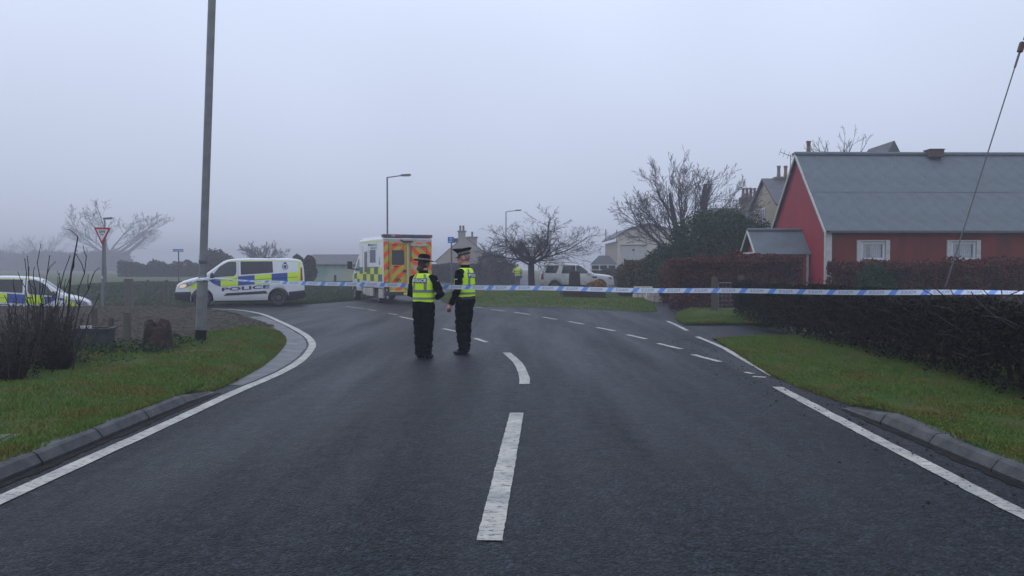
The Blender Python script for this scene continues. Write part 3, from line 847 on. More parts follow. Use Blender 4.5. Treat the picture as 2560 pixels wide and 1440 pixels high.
def hedge(name, label, p0, p1, th, h, n, size, mat, seed=0, stems=0, base=0.0, thin=0.0, wob=.12, stemmat=None, group=None, core=None):
    pts, u, z = hedge_pts(n, p0, p1, th, h, 0, seed, wob)
    if thin:
        keep = rng.uniform(0, 1, n) < np.clip((z / h - .02) / thin, 0.10, 1) ** 1.2
        pts = pts[keep]
    p0v = np.array([p0[0], p0[1], base])
    pts = pts - np.array([p0[0], p0[1], 0])
    root = empty(name, tuple(p0v), 0, label, 'hedge', group)
    f = link('foliage', leaf_mesh('foliage', pts, size), mat, root); f['kind'] = 'stuff'
    # dense dark wood inside
    d = np.array(p1, float) - np.array(p0, float); L = np.linalg.norm(d); t_ = d / L; nn = np.array([-t_[1], t_[0]])
    m_ = int(L * 95 * th * h)
    mb = MB()
    for i in range(m_):
        a = random.uniform(0, L); q = t_ * a + nn * random.uniform(-th * .38, th * .38)
        z0 = random.uniform(.15 if thin else 0, h * .8)
        dv = Vector((random.gauss(0, .16), random.gauss(0, .16), random.uniform(.1, .3)))
        A = Vector((q[0], q[1], z0)); mb.tube([A, A + dv, A + dv * 1.6 + vrand(.05)], [.012, .009, .005], 3, False)
    tw = mb.build('twigs', stemmat or M['bark'], root); tw['kind'] = 'stuff'
    for i in range(stems):
        a = L * (i + random.uniform(.2, .8)) / stems; q = t_ * a + nn * random.uniform(-th * .22, th * .22)
        mb = MB(); A = Vector((q[0], q[1], -.05)); r = random.uniform(.022, .05)
        tip = A + Vector((random.gauss(0, .1), random.gauss(0, .1), h * .8))
        mid = A.lerp(tip, .5) + vrand(.05)
        mb.tube([A, mid, tip], [r, r * .8, r * .4], 6); mb.build('stem', M['bark'], root, smooth=60)
    if core:
        mb = MB(); mid = t_ * L / 2
        ca = math.atan2(t_[1], t_[0])
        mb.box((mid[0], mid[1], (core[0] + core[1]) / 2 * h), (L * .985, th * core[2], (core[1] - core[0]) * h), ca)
        mb.build('shade_core', M['hedge_core'], root)['kind'] = 'stuff'  # solid filler box, its near-black colour stands in for shade inside the hedge
    return root
M['hedge_core'] = pm('core_shade', (0.010, 0.009, 0.007), (0.016, 0.014, 0.010), 10, 1.0, spec=0.0)  # shade between the leaves put into the colour, darker than the bark
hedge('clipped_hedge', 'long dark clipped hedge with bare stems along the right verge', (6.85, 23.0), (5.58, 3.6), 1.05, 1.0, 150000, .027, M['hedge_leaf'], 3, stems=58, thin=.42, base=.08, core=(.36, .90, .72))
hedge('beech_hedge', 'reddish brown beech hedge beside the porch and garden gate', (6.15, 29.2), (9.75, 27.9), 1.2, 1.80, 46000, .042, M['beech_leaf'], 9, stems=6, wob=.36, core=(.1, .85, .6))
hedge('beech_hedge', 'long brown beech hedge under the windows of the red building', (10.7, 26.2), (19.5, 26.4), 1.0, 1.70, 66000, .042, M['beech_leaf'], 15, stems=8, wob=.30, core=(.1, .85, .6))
def bush(name, label, loc, blobs, n, size, mat, cat='bush', stems=5, kindname='foliage', group=None, inner=0.55):
    root = empty(name, loc, 0, label, cat, group)
    vol = np.array([(b_[3] * b_[4] * b_[5]) ** .67 for b_ in blobs]); vol = vol / vol.sum()
    al = []
    for b_, fr in zip(blobs, vol):
        m_ = int(n * fr)
        d = rng.normal(0, 1, (m_, 3)); d /= np.linalg.norm(d, axis=1)[:, None]
        az = np.arctan2(d[:, 1], d[:, 0])
        rr = 1 - np.abs(rng.normal(0, .13, m_)) + lump(az * 1.6, d[:, 2] * 2.6, 1.5, .09, 51) + lump(az * 2.2, d[:, 2] * 4, 3.7, .05, 52)
        q = d * rr[:, None] * np.array(b_[3:6]) + np.array(b_[:3])
        al.append(q)
    q = np.concatenate(al); q = q[q[:, 2] > 0.02]
    f = link(kindname, leaf_mesh(kindname, q, size), mat, root); f['kind'] = 'stuff'
    mb = MB()
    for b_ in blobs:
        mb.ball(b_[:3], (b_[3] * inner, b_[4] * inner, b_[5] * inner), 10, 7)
    mb.build('shade_core', M['hedge_core'], root)['kind'] = 'stuff'  # solid blobs painted as the shaded inside of the bush
    for i in range(stems):
        b_ = blobs[i % len(blobs)]
        mb = MB(); A = Vector((b_[0] + random.uniform(-.3, .3) * b_[3], b_[1] + random.uniform(-.3, .3) * b_[4], -.1))
        mb.tube([A, A + Vector((0, 0, b_[2] * .6)) + vrand(.1), Vector(b_[:3]) + vrand(.3 * b_[3])], [.06, .05, .02], 5); mb.build('stem', M['bark'], root)
    return root
eb = P(1760, 745, 37)
bush('evergreen_bush', 'big dark evergreen bush in front of the fan shaped tree', (eb.x, 37, 0),
     [(0.5, 0, 1.9, 2.2, 1.8, 2.1), (-1.3, 0.2, 1.2, 1.45, 1.4, 1.35), (2.1, .5, 1.9, 1.6, 1.4, 1.95), (1.1, .4, 2.9, 1.4, 1.2, 1.15)], 60000, .060, M['ever_leaf'])
lb = P(1612, 745, 38)
bush('mixed_bush', 'olive brown bush at the left end of the evergreen bush', (lb.x, 38, 0), [(-.45, 0, .85, .95, .9, .95), (.7, .2, 1.0, .95, .9, 1.15)], 16000, .055, M['mix_leaf'])
hb = P(1690, 745, 33.5)
bush('dark_shrub', 'dark brown shrub at the left end of the beech hedge', (hb.x, 33.5, 0), [(0, 0, .8, .75, .7, .95), (.9, -.4, .75, .8, .7, .85)], 14000, .05, M['beech_leaf'])
gs = P(2190, 700, 25.2)
bush('dark_shrub', 'dark green shrub growing in front of the brown beech hedge', (gs.x, 25.2, 0), [(0, 0, .75, .6, .4, .85)], 9000, .04, M['ever_leaf'])
# fogged bushes and hedges behind
for px, D, blobs, lab in ((1232, 72, [(0, 0, 1.4, 1.5, 1.2, 1.55), (1.4, .3, .9, 1.2, 1, 1.1)], 'round dark bush in the fog beside the beige house'),
                          (540, 85, [(0, 0, .9, 1.3, .9, 1.15), (.9, .2, .7, .8, .8, .9), (-.5, 0, 1.3, .6, .6, .8)], 'dark rounded bush in the fog behind the lamp post'),
                          (762, 60, [(0, 0, .8, .9, .6, 1.0), (-.5, 0, 1.4, .45, .5, .7), (.4, 0, 1.5, .4, .4, .55)], 'ragged bush at the left end of the low building'),
                          (1530, 66, [(0, 0, .7, 1.2, .8, .75), (1.2, 0, .6, .9, .8, .7)], 'low dark shrub under the conservatory window')):
    q = P(px, 705, D)
    bush('distant_bush', lab, (q.x, D, Hf(q.x, D) - .05), blobs, 9000, .085, M['far_leaf'], group='bushes in the fog', stems=2).scale = (1.45, 1.45, 1.45) if D == 85 else (1, 1, 1)
h0, h1 = P(312, 700, 100), P(600, 700, 102)
hedge('field_hedge', 'clipped field hedge fading into fog behind the left fence', (h0.x, 100), (h1.x, 102), 2.2, 1.45, 26000, .11, M['far_leaf'], 22, base=Hf(h0.x, 100) - .05, wob=.8, core=(.0, .5, .4))
h0, h1 = P(1085, 700, 71), P(1225, 700, 71)
hedge('field_hedge', 'dark garden hedge in front of the beige gable house', (h0.x, 71), (h1.x, 71), 1.4, 1.75, 16000, .08, M['far_leaf'], 25, base=0, wob=.2, core=(.0, .85, .7))
h0, h1 = P(-60, 700, 260), P(300, 700, 240)
hedge('field_hedge', 'overgrown hedge in the fog behind the left police van', (h0.x, 260), (h1.x, 240), 7, 4.6, 36000, .28, M['far_leaf'], 27, base=.35, wob=2.2, core=(.0, .4, .4))

# ---------------------------------------------------------------- twiggy bush at the left edge
random.seed(5)
root = empty('twiggy_bush', (-6.3, 11.0, 0.1), 0, 'dark tangled twiggy bush with tall bare shoots at the left edge', 'bush')
shoots = [(195, 592, 0), (175, 640, 0), (216, 640, 0), (62, 648, 1), (70, 655, 1), (93, 658, 0), (124, 640, 0), (232, 690, 0), (35, 720, 0), (150, 700, 0), (110, 712, 0), (248, 735, 0), (12, 740, 0), (84, 700, 0), (140, 730, 0), (185, 660, 0)]
tw = MB()
for px, py, _ in shoots:
    Yd = random.uniform(10.8, 12.2)
    tip = P(px, py, Yd); foot = P(px * .55 + 40 + random.uniform(-25, 25), 940, Yd)
    A = Vector((foot.x, foot.y, 0.05)); pts = [A]
    for k in range(1, 8):
        u = k / 7
        pts.append(Vector((A.x + (tip.x - A.x) * u ** 1.4, A.y + (tip.y - A.y) * u, A.z + (tip.z - A.z) * u)) + vrand(.014) * (k < 7))
    off = Vector((-6.3, 11.0, .1))
    mb = MB(); mb.tube([p - off for p in pts], [(.022 if px == 195 else .0125) * (1 - .085 * k) for k in range(8)], 6)
    for k in range(2, 8):
        mb.ball(pts[k] - off, (.009, .009, .012), 6, 4)
        for _ in range(1):
            if random.random() < .55:
                d = Vector((random.gauss(0, .05), random.gauss(0, .06), random.uniform(.08, .28)))
                mb.tube([pts[k] - off, pts[k] + d * .5 + vrand(.01) - off, pts[k] + d - off], [.006, .005, .0035], 4)
                mb.ball(pts[k] + d - off, (.006, .006, .009), 5, 4)
    mb.build('shoot', M['bark'], root, smooth=60)
def fan(mb, base, L, tilt, r):
    az = random.uniform(0, 6.283); t0 = abs(random.gauss(0, tilt))
    d = Vector((math.cos(az) * math.sin(t0), math.sin(az) * math.sin(t0), math.cos(t0)))
    p = base; pts = [p]
    for k in range(4):
        d = (d + vrand(.10) + Vector((0, 0, .06))).normalized(); p = p + d * L / 4; pts.append(p)
    mb.tube(pts, [r, r * .85, r * .7, r * .55, r * .35], 3, False)
    for k in (1, 2, 3):
        for _ in range(2):
            e = (d + vrand(.5)).normalized() * L * random.uniform(.12, .30); mb.tube([pts[k], pts[k] + e * .5 + vrand(.012), pts[k] + e], [r * .5, r * .4, r * .22], 3, False)
clumps = []
for k in range(17):
    y = random.uniform(-1.2, 1.2); clumps.append((random.uniform(-2.0, .12 - .56 * y), y, random.uniform(.55, 1.05)))
for cx, cy, hh_ in clumps:
    for i in range(30):
        b0 = Vector((cx + random.gauss(0, .10), cy + random.gauss(0, .10), random.uniform(-.02, .1)))
        fan(tw, b0, hh_ * random.uniform(.45, 1.08), .34, random.uniform(.004, .009))
t_ = tw.build('twigs', M['bark'], root); t_['kind'] = 'stuff'
al = []
for cx, cy, hh_ in clumps:
    q = rng.normal(0, 1, (520, 3)) * np.array([.20, .20, .16 * hh_]) + np.array([cx, cy, .22 * hh_]); al.append(q)
q = np.concatenate(al); q = q[(q[:, 2] > .0) & (q[:, 0] < .25 - .56 * q[:, 1])]
f = link('foliage', leaf_mesh('foliage', q, .022), M['hedge_leaf'], root); f['kind'] = 'stuff'
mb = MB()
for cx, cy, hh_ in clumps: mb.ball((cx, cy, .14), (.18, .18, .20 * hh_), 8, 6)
mb.build('shade_core', M['hedge_core'], root)['kind'] = 'stuff'  # dark balls at the clump feet, shade given as colour
# nettly undergrowth between bush and fence posts
q = rng.uniform((-8.2, 11.6, .08), (-5.6, 14.8, .34), (9000, 3)); q = q[q[:, 2] < .16 + lump(q[:, 0], q[:, 1], 2.2, .09, 71)]
u = link('undergrowth', leaf_mesh('undergrowth', q, .028), M['ever_leaf']); props(u, 'low dark green weeds between the twiggy bush and the old posts', 'weeds', kind='stuff')
# ---------------------------------------------------------------- red building
RH = empty('red_building', (11.4, 29.0, 0.0), R(1.0), 'red hall with grey corrugated iron roof and small white windows', 'building')
LEN, WID, EAV, RDG = 16.0, 5.6, 3.0, 5.92
def slab(poly, thick, axis, mat, name, parent):
    """extrude a polygon (list of 3d points) by a vector"""
    n = len(poly); v = [Vector(p) for p in poly] + [Vector(p) + Vector(axis) * thick for p in poly]
    f = [tuple(range(n)), tuple(range(2 * n - 1, n - 1, -1))] + [(i, i + n, (i + 1) % n + n, (i + 1) % n) for i in range(n)]
    mb = MB(); mb.add(v, f); return mb.build(name, mat, parent)
def ribbed(name, x0, x1, zf, place, mat, parent, pitch, depth, seg=4):
    """corrugated panel: u along, zf(u)->(v0, v1), place(u, v, off)"""
    n = int(round((x1 - x0) / pitch * seg)); vs, fs = [], []
    for i in range(n + 1):
        u = x0 + (x1 - x0) * i / n; off = depth * math.sin(2 * math.pi * i / seg)
        v0, v1 = zf(u)
        vs += [place(u, v0, off), place(u, v1, off)]
    for i in range(n): fs.append((2 * i, 2 * i + 2, 2 * i + 3, 2 * i + 1))
    mb = MB(); mb.add(vs, fs)
    return mb.build(name, mat, parent, smooth=75)
# front wall with two window openings, built round them
wins = [(1.08, 2.28), (4.37, 5.60)]
WZ0, WZ1 = 1.62, 2.50
mb = MB()
xs = [0] + [q for w_ in wins for q in w_] + [LEN]
for i in range(0, len(xs), 2):
    mb.box(((xs[i] + xs[i + 1]) / 2, .1, EAV / 2), (xs[i + 1] - xs[i], .2, EAV))
for a, c_ in wins:
    mb.box(((a + c_) / 2, .1, WZ0 / 2), (c_ - a, .2, WZ0)); mb.box(((a + c_) / 2, .1, (WZ1 + EAV) / 2), (c_ - a, .2, EAV - WZ1))
mb.build('wall', M['red_wall'], RH)
MB().box((LEN / 2, WID - .1, EAV / 2), (LEN, .2, EAV)).build('wall', M['red_wall'], RH)
gz_ = lambda u: (0.0, EAV + (RDG - EAV) * (1 - abs(u - WID / 2) / (WID / 2)))
ribbed('gable_wall', 0.0, WID, gz_, lambda u, v, o: (-0.02 + o, u, v), M['red_iron'], RH, .076, .008)
slab([(LEN, 0, 0), (LEN, WID, 0), (LEN, WID, EAV), (LEN, WID / 2, RDG), (LEN, 0, EAV)], .1, (-1, 0, 0), M['red_wall'], 'gable_wall', RH)
MB().box((0.06, -0.035, EAV / 2), (.20, .07, EAV - .02)).build('corner_board', M['trim'], RH, bevel=.006)
MB().box((-.055, .02, EAV / 2), (.03, .12, EAV - .04)).build('corner_board', M['trim'], RH)
sl_len = math.hypot(WID / 2 + .22, (RDG - EAV) * (WID / 2 + .22) / (WID / 2))
ux, uz = (WID / 2) / math.hypot(WID / 2, RDG - EAV), (RDG - EAV) / math.hypot(WID / 2, RDG - EAV)
def sheet_mesh(wd, L):
    n = 40; vs, fs = [], []
    for i in range(n + 1):
        x = wd * i / n; o = .011 * math.sin(2 * math.pi * x / .076)
        vs += [(x, 0, o), (x, L, o)]
    for i in range(n): fs.append((2 * i, 2 * i + 2, 2 * i + 3, 2 * i + 1))
    mb = MB(); mb.add(vs, fs); return mb.mesh('roof_sheet', 75)
SW = .76; NS = int(LEN / SW) + 1
SM = sheet_mesh(SW + .03, sl_len * .53)
pitch = math.atan2(RDG - EAV, WID / 2)
for side in (0, 1):
    for row in (0, 1):
        for k in range(NS):
            o = link('roof_sheet', SM, M['iron_roof'], RH)
            x = -.14 + k * SW
            d = row * sl_len * .48
            base_y = -.22 + d * ux; base_z = EAV + .06 - .22 * uz / ux + d * uz + (.016 if row else 0) + random.uniform(-.003, .003)
            if side == 0:
                o.location = (x, base_y, base_z); o.rotation_euler = (pitch, 0, 0)
            else:
                o.location = (x + SW, WID - base_y, base_z); o.rotation_euler = (pitch, 0, math.pi)
mb = MB(); mb.tube([(-.16, WID / 2, RDG + .075), (LEN, WID / 2, RDG + .075)], .10, 10); mb.build('ridge_cap', M['iron_roof'], RH, smooth=50)
for s_ in (0, 1):      # verge boards
    y0, y1 = (-.24, WID / 2) if s_ == 0 else (WID + .24, WID / 2)
    z0 = EAV + .0 - .24 * uz / ux
    mb = MB(); mb.hull([(-.17, y0, z0 - .09), (-.13, y0, z0 - .09), (-.13, y0, z0 + .05), (-.17, y0, z0 + .05)], [(-.17, y1, RDG - .05), (-.13, y1, RDG - .05), (-.13, y1, RDG + .09), (-.17, y1, RDG + .09)])
    mb.build('verge_board', M['trim'], RH)
MB().box((LEN / 2, -.20, EAV - .20), (LEN, .03, .08)).build('eaves_board', M['dark_metal'], RH)
for a, c_ in wins:
    wroot = empty('window'); wroot.parent = RH; wroot.location = ((a + c_) / 2, 0, (WZ0 + WZ1) / 2)
    W_, Hh = c_ - a, WZ1 - WZ0
    mb = MB()
    for s_ in (-1, 1): mb.box((s_ * (W_ / 2 - .075), -.02, -.02), (.15, .10, Hh + .04))
    mb.box((0, -.02, Hh / 2 - .025), (W_ - .306, .096, .05))
    mb.build('frame', M['trim'], wroot, bevel=.004)
    mb = MB()
    for s_ in (-1, 1): mb.box((s_ * (W_ / 2 - .20), .02, .05), (.085, .06, Hh - .21))
    mb.box((0, .02, Hh / 2 - .10), (W_ - .49, .056, .085)); mb.box((0, .02, -Hh / 2 + .20), (W_ - .49, .056, .085))
    mb.build('sash', M['upvc'], wroot, bevel=.004)
    MB().box((0, -.05, -Hh / 2 + .10), (W_ - .31, .16, .05)).build('sill', M['trim'], wroot)
    MB().box((0, .05, .03), (W_ - .40, .008, Hh - .30)).build('pane', M['clear_pane'], wroot)
    mb = MB()
    for x0, x1 in ((-W_ / 2 + .22, -.16), (-.02, W_ / 2 - .22)):
        n = 16; vs, fs = [], []
        for i in range(n + 1):
            x = x0 + (x1 - x0) * i / n; y = .13 + .018 * math.sin(i * 2.1)
            vs += [(x, y, -Hh / 2 + .1), (x - .03 * (1 if x0 < 0 else -1), y, Hh / 2)]
        for i in range(n): fs.append((2 * i, 2 * i + 2, 2 * i + 3, 2 * i + 1))
        mb.add(vs, fs)
    mb.build('curtain', M['curtain'], wroot)
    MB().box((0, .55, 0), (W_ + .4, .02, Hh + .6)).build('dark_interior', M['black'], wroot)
# metal vent on the ridge
mb = MB(); mb.box((5.35, WID / 2 - .1, RDG + .08), (.54, .5, .28)); mb.box((5.35, WID / 2 - .1, RDG + .235), (.60, .56, .03)); mb.build('ridge_vent', M['brick'], RH)
# tv aerial at the gable top
mb = MB(); mb.tube([(-.18, WID / 2 + .4, RDG - .7), (-.18, WID / 2 + .4, RDG + .12)], .014, 5); mb.tube([(-.6, WID / 2 + .4, RDG + .22), (-.10, WID / 2 + .4, RDG + .02)], .012, 5)
for k in range(4):
    q = Vector((-.6, WID / 2 + .4, RDG + .22)).lerp(Vector((-.10, WID / 2 + .4, RDG + .02)), k / 3); mb.tube([q + Vector((-.05, 0, -.14)), q + Vector((.05, 0, .14))], .009, 4)
mb.build('aerial', M['dark_metal'], RH)
# porch on the gable
PX0, PYM, PH, PE, PW = -2.15, 2.35, 2.92, 2.10, .85
PR = empty('porch'); PR.parent = RH
MB().box((PX0 / 2 - .05 + .1, PYM - PW + .06, PE / 2), (-PX0 - .3, .08, PE)).build('porch_wall', M['red_iron'], PR)
MB().box((PX0 / 2 - .05 + .1, PYM + PW - .06, PE / 2), (-PX0 - .3, .08, PE)).build('porch_wall', M['red_iron'], PR)
slab([(PX0 + .22, PYM - PW + .1, PE - .02), (PX0 + .22, PYM + PW - .1, PE - .02), (PX0 + .22, PYM, PH - .12)], .05, (1, 0, 0), M['red_iron'], 'porch_gable', PR)
ps = math.hypot(PW + .12, (PH - PE) * (PW + .12) / PW); pp = math.atan2(PH - PE, PW)
for side in (0, 1):
    L_ = -PX0 + .05
    def pl(u, v, o, side=side):
        yy = (PW + .12) * (1 - v); zz = PH - yy * (PH - PE) / PW
        s_ = -1 if side == 0 else 1
        return (PX0 + u, PYM + s_ * yy - 0 * o, zz + .03 + o)
    ribbed('roof_sheet', 0, L_ - .06, lambda u: (0, 1), pl, M['iron_roof'], PR, .076, .013)
mb = MB(); mb.tube([(PX0 - .02, PYM, PH + .05), (-.05, PYM, PH + .05)], .07, 8); mb.build('ridge_cap', M['iron_roof'], PR, smooth=50)
for s_ in (-1, 1):
    mb = MB(); y0 = PYM + s_ * (PW + .14); z0 = PH - (PW + .14) * (PH - PE) / PW
    mb.hull([(PX0 - .04, y0, z0 - .07), (PX0, y0, z0 - .07), (PX0, y0, z0 + .04), (PX0 - .04, y0, z0 + .04)], [(PX0 - .04, PYM, PH - .06), (PX0, PYM, PH - .06), (PX0, PYM, PH + .05), (PX0 - .04, PYM, PH + .05)])
    mb.build('barge_board', M['trim'], PR)
for x in (PX0 + .1, -.12):
    MB().box((x, PYM - PW - .02, PE / 2 - .04), (.07, .07, PE - .08)).build('post', M['trim'], PR)
MB().box((PX0 + .06, PYM, PE - .03), (.06, PW * 1.7, .07)).build('tie_beam', M['trim'], PR)

# ---------------------------------------------------------------- houses behind
def gable_house(name, label, loc, rz, L, W_, eav, rdg, wall, roof, wins=(), chim=(), over=.2, front=()):
    """ridge along local x; gable end at x = 0, front wall at y = 0; wins: (y, z, w, h) on the gable, front: (x, z, w, h)"""
    r = empty(name, loc, rz, label, 'house')
    slab([(0, 0, -.3), (0, W_, -.3), (0, W_, eav), (0, W_ / 2, rdg), (0, 0, eav)], .25, (1, 0, 0), wall, 'gable_wall', r)
    slab([(L, 0, -.3), (L, W_, -.3), (L, W_, eav), (L, W_ / 2, rdg), (L, 0, eav)], .25, (-1, 0, 0), wall, 'gable_wall', r)
    for y in (.125, W_ - .125):
        MB().box((L / 2, y, eav / 2 - .15), (L - .5, .25, eav + .3)).build('wall', wall, r)
    k = (rdg - eav) / (W_ / 2)
    for s_ in (0, 1):
        y0 = -over if s_ == 0 else W_ + over
        a = [(-over, y0, eav - over * k + .02), (L + over, y0, eav - over * k + .02), (L + over, y0, eav - over * k + .14), (-over, y0, eav - over * k + .14)]
        b_ = [(-over, W_ / 2, rdg + .02), (L + over, W_ / 2, rdg + .02), (L + over, W_ / 2, rdg + .14), (-over, W_ / 2, rdg + .14)]
        mb = MB(); mb.hull(a, b_); mb.build('roof', roof, r)
    for (y, z, w_, h_) in wins:
        q = empty('window'); q.parent = r; q.location = (0, y, z)
        MB().box((-.01, 0, 0), (.06, w_, h_)).build('pane', M['pane'], q)
        mb = MB()
        for s_ in (-1, 1): mb.box((-.03, s_ * w_ / 2, 0), (.08, .09, h_ + .09))
        mb.box((-.03, 0, h_ / 2), (.076, w_ - .09, .09)); mb.box((-.03, 0, -h_ / 2), (.10, w_ + .1, .09)); mb.box((-.035, 0, 0), (.06, w_ - .09, .06)); mb.box((-.04, 0, 0), (.05, .06, h_ - .09))
        mb.build('frame', M['upvc'], q)
    for (x, z, w_, h_) in front:
        q = empty('window'); q.parent = r; q.location = (x, 0, z)
        MB().box((0, -.01, 0), (w_, .06, h_)).build('pane', M['pane'], q)
        mb = MB()
        for s_ in (-1, 1): mb.box((s_ * w_ / 2, -.03, 0), (.09, .08, h_ + .09))
        mb.box((0, -.03, h_ / 2), (w_ - .09, .076, .09)); mb.box((0, -.03, -h_ / 2), (w_ + .1, .10, .09)); mb.box((0, -.035, 0), (w_ - .09, .06, .06))
        mb.build('frame', M['upvc'], q)
    for (x, y, w_, d_, z0, z1, pots, cm) in chim:
        q = empty('chimney'); q.parent = r; q.location = (x, y, 0)
        MB().box((0, 0, (z0 + z1) / 2), (w_, d_, z1 - z0)).build('stack', cm, q)
        MB().box((0, 0, z1 + .06), (w_ + .16, d_ + .16, .12)).build('cope', M['stone'], q)
        for i in range(pots):
            along = w_ if w_ > d_ else d_
            o = (i + .5) / pots * along - along / 2
            c_ = (o, 0, z1 + .12) if w_ > d_ else (0, o, z1 + .12)
            mb = MB(); mb.lathe([(.12, 0), (.13, .1), (.105, .35), (.11, .62), (.135, .66), (.135, .74)], c_, 10); mb.build('chimney_pot', M['pot'], q, smooth=50)
    return r
ch = P(1945, 510, 50)
gable_house('cream_house', 'cream gabled house with slate roof just behind the red gable', (ch.x, 50, 0), 0, 11, 5.4, ch.z, ch.z + 1.75, M['cream'], M['slate'],
            wins=[(2.9, ch.z - .9, .95, 1.6)], chim=[(1.15, 2.7, .9, .6, ch.z + 1.0, ch.z + 1.85, 2, M['stone'])])
c2 = P(1897, 520, 62)
gable_house('slate_roofed_house', 'far slate roofed house with a row of chimney pots behind the big bush', (c2.x - 3.3, 60, 0), 0, 7.0, 5.5, c2.z - 2.0, c2.z - .1, M['cream'], M['slate'],
            chim=[(2.75, 2.75, 1.2, .6, c2.z - .5, c2.z + .75, 4, M['stone'])])
c3 = P(2172, 373, 46)
r3 = gable_house('slate_house', 'slate roof peak and chimneys showing over the red building', (c3.x - 2.6, 43.2, 0), R(0), 5.2, 5.6, 5.4, 6.9, M['beige'], M['slate'],
            chim=[(-.35 + (P(2226, 390, 46).x - c3.x + 2.6), 2.8, .45, .4, 6.7, 7.4, 0, M['stone'])])
mb = MB(); mb.hull([(1.2, -.25, 5.6), (4.0, -.25, 5.6), (4.0, 2.8, 5.6), (1.2, 2.8, 5.6)], [(2.58, -.25, c3.z), (2.62, -.25, c3.z), (2.62, 2.8, c3.z), (2.58, 2.8, c3.z)]); mb.build('roof', M['slate'], r3)
c4 = P(2016, 386, 44)
gable_house('slate_cottage', 'roof hidden behind the red ridge with one pale chimney pot', (c4.x - .45, 42.6, 0), 0, 4.5, 3.0, 5.6, 7.0, M['beige'], M['slate'],
            chim=[(.6, 1.5, .5, .45, 6.5, c4.z - .12, 1, M['stone']), (.05, 1.5, .4, .4, 6.5, c4.z - .02, 0, M['stone'])])
# pale house with the round topped gable, and its conservatory
q = P(1545, 720, 74)
PH_ = empty('pale_house', (q.x, 74, 0), 0, 'pale rendered house with shallow gable in the fog left of the bush', 'house')
pk = P(1625, 562, 74).z; ev = P(1545, 590, 74).z
gw = 5.6
prof = [(0, -.3), (gw, -.3), (gw, ev), (gw * .8, ev + (pk - ev) * .62), (gw * .5, pk), (gw * .2, ev + (pk - ev) * .62), (0, ev)]
slab([(x, 0, z) for x, z in prof], .3, (0, 1, 0), M['pale_wall'], 'gable_wall', PH_)
MB().box((.15, 5.3, (ev - .3) / 2 - .15), (.3, 10, ev - .3)).build('side_wall', M['beige'], PH_)
MB().box((gw - .15, 5.3, (ev - .3) / 2 - .15), (.3, 10, ev - .3)).build('side_wall', M['beige'], PH_)
rp = [(-.35, ev - .28), (0, ev + .02), (gw * .2, ev + (pk - ev) * .62 + .03), (gw * .5, pk + .03), (gw * .8, ev + (pk - ev) * .62 + .03), (gw + .35, ev - .28)]
mb = MB()
for i in range(len(rp) - 1):
    (x0, z0), (x1, z1) = rp[i], rp[i + 1]
    mb.hull([(x0, -.25, z0), (x1, -.25, z1), (x1, 10.4, z1), (x0, 10.4, z0)], [(x0, -.25, z0 + .12), (x1, -.25, z1 + .12), (x1, 10.4, z1 + .12), (x0, 10.4, z0 + .12)])
mb.build('roof', M['slate'], PH_)
dz = P(1600, 614, 74).z
MB().box((1.45, -.03, dz / 2), (2.3, .08, dz)).build('garage_door', M['trim'], PH_)
MB().box((1.45, -.08, dz + .04), (2.5, .1, .07)).build('door_lintel', M['stone'], PH_)
mb = MB(); mb.lathe([(.12, 0), (.12, .05)], (1.4, -.08, P(1582, 625, 74).z), 12, Matrix.Rotation(R(90), 3, 'X')); mb.build('round_vent', M['dark_metal'], PH_)
for x in (-1.1, .1):
    mb = MB(); mb.tube([(x + .3, 4 + x, ev - .4), (x + .3, 4 + x, ev + .75)], .05, 6); mb.build('flue', M['dark_metal'], PH_)
CZ0, CZ1 = P(1510, 712, 72).z, P(1510, 662, 72).z
CN = empty('conservatory', (P(1478, 700, 72).x, 72, 0), 0, 'white framed conservatory beside the pale house', 'conservatory')
cw = P(1540, 700, 72).x - P(1478, 700, 72).x
MB().box((cw / 2, 1.3, .3), (cw, 2.6, .6)).build('base_wall', M['pale_wall'], CN)
mb = MB()
for k in range(4): mb.box((k * cw / 3, 0, .6 + (CZ1 - .6) / 2), (.10, .10, CZ1 - .6))
mb.box((cw / 2, -.003, CZ1), (cw + .2, .11, .12)); mb.box((cw / 2, .003, CZ1 - .45), (cw, .07, .06)); mb.box((cw / 2, 0, .64), (cw + .1, .12, .09)); mb.build('frame', M['upvc'], CN)
for k in range(3): MB().box(((k + .5) * cw / 3, .05, .6 + (CZ1 - .6) / 2), (cw / 3 - .1, .03, CZ1 - .65)).build('pane', M['pane'], CN)
mb = MB(); mb.hull([(-.1, -.1, CZ1 + .06), (cw + .1, -.1, CZ1 + .06), (cw + .1, 2.7, CZ1 + .06), (-.1, 2.7, CZ1 + .06)], [(cw * .35, .8, CZ1 + .85), (cw * .75, .8, CZ1 + .85), (cw * .75, 1.8, CZ1 + .85), (cw * .35, 1.8, CZ1 + .85)]); mb.build('roof', M['pane'], CN)
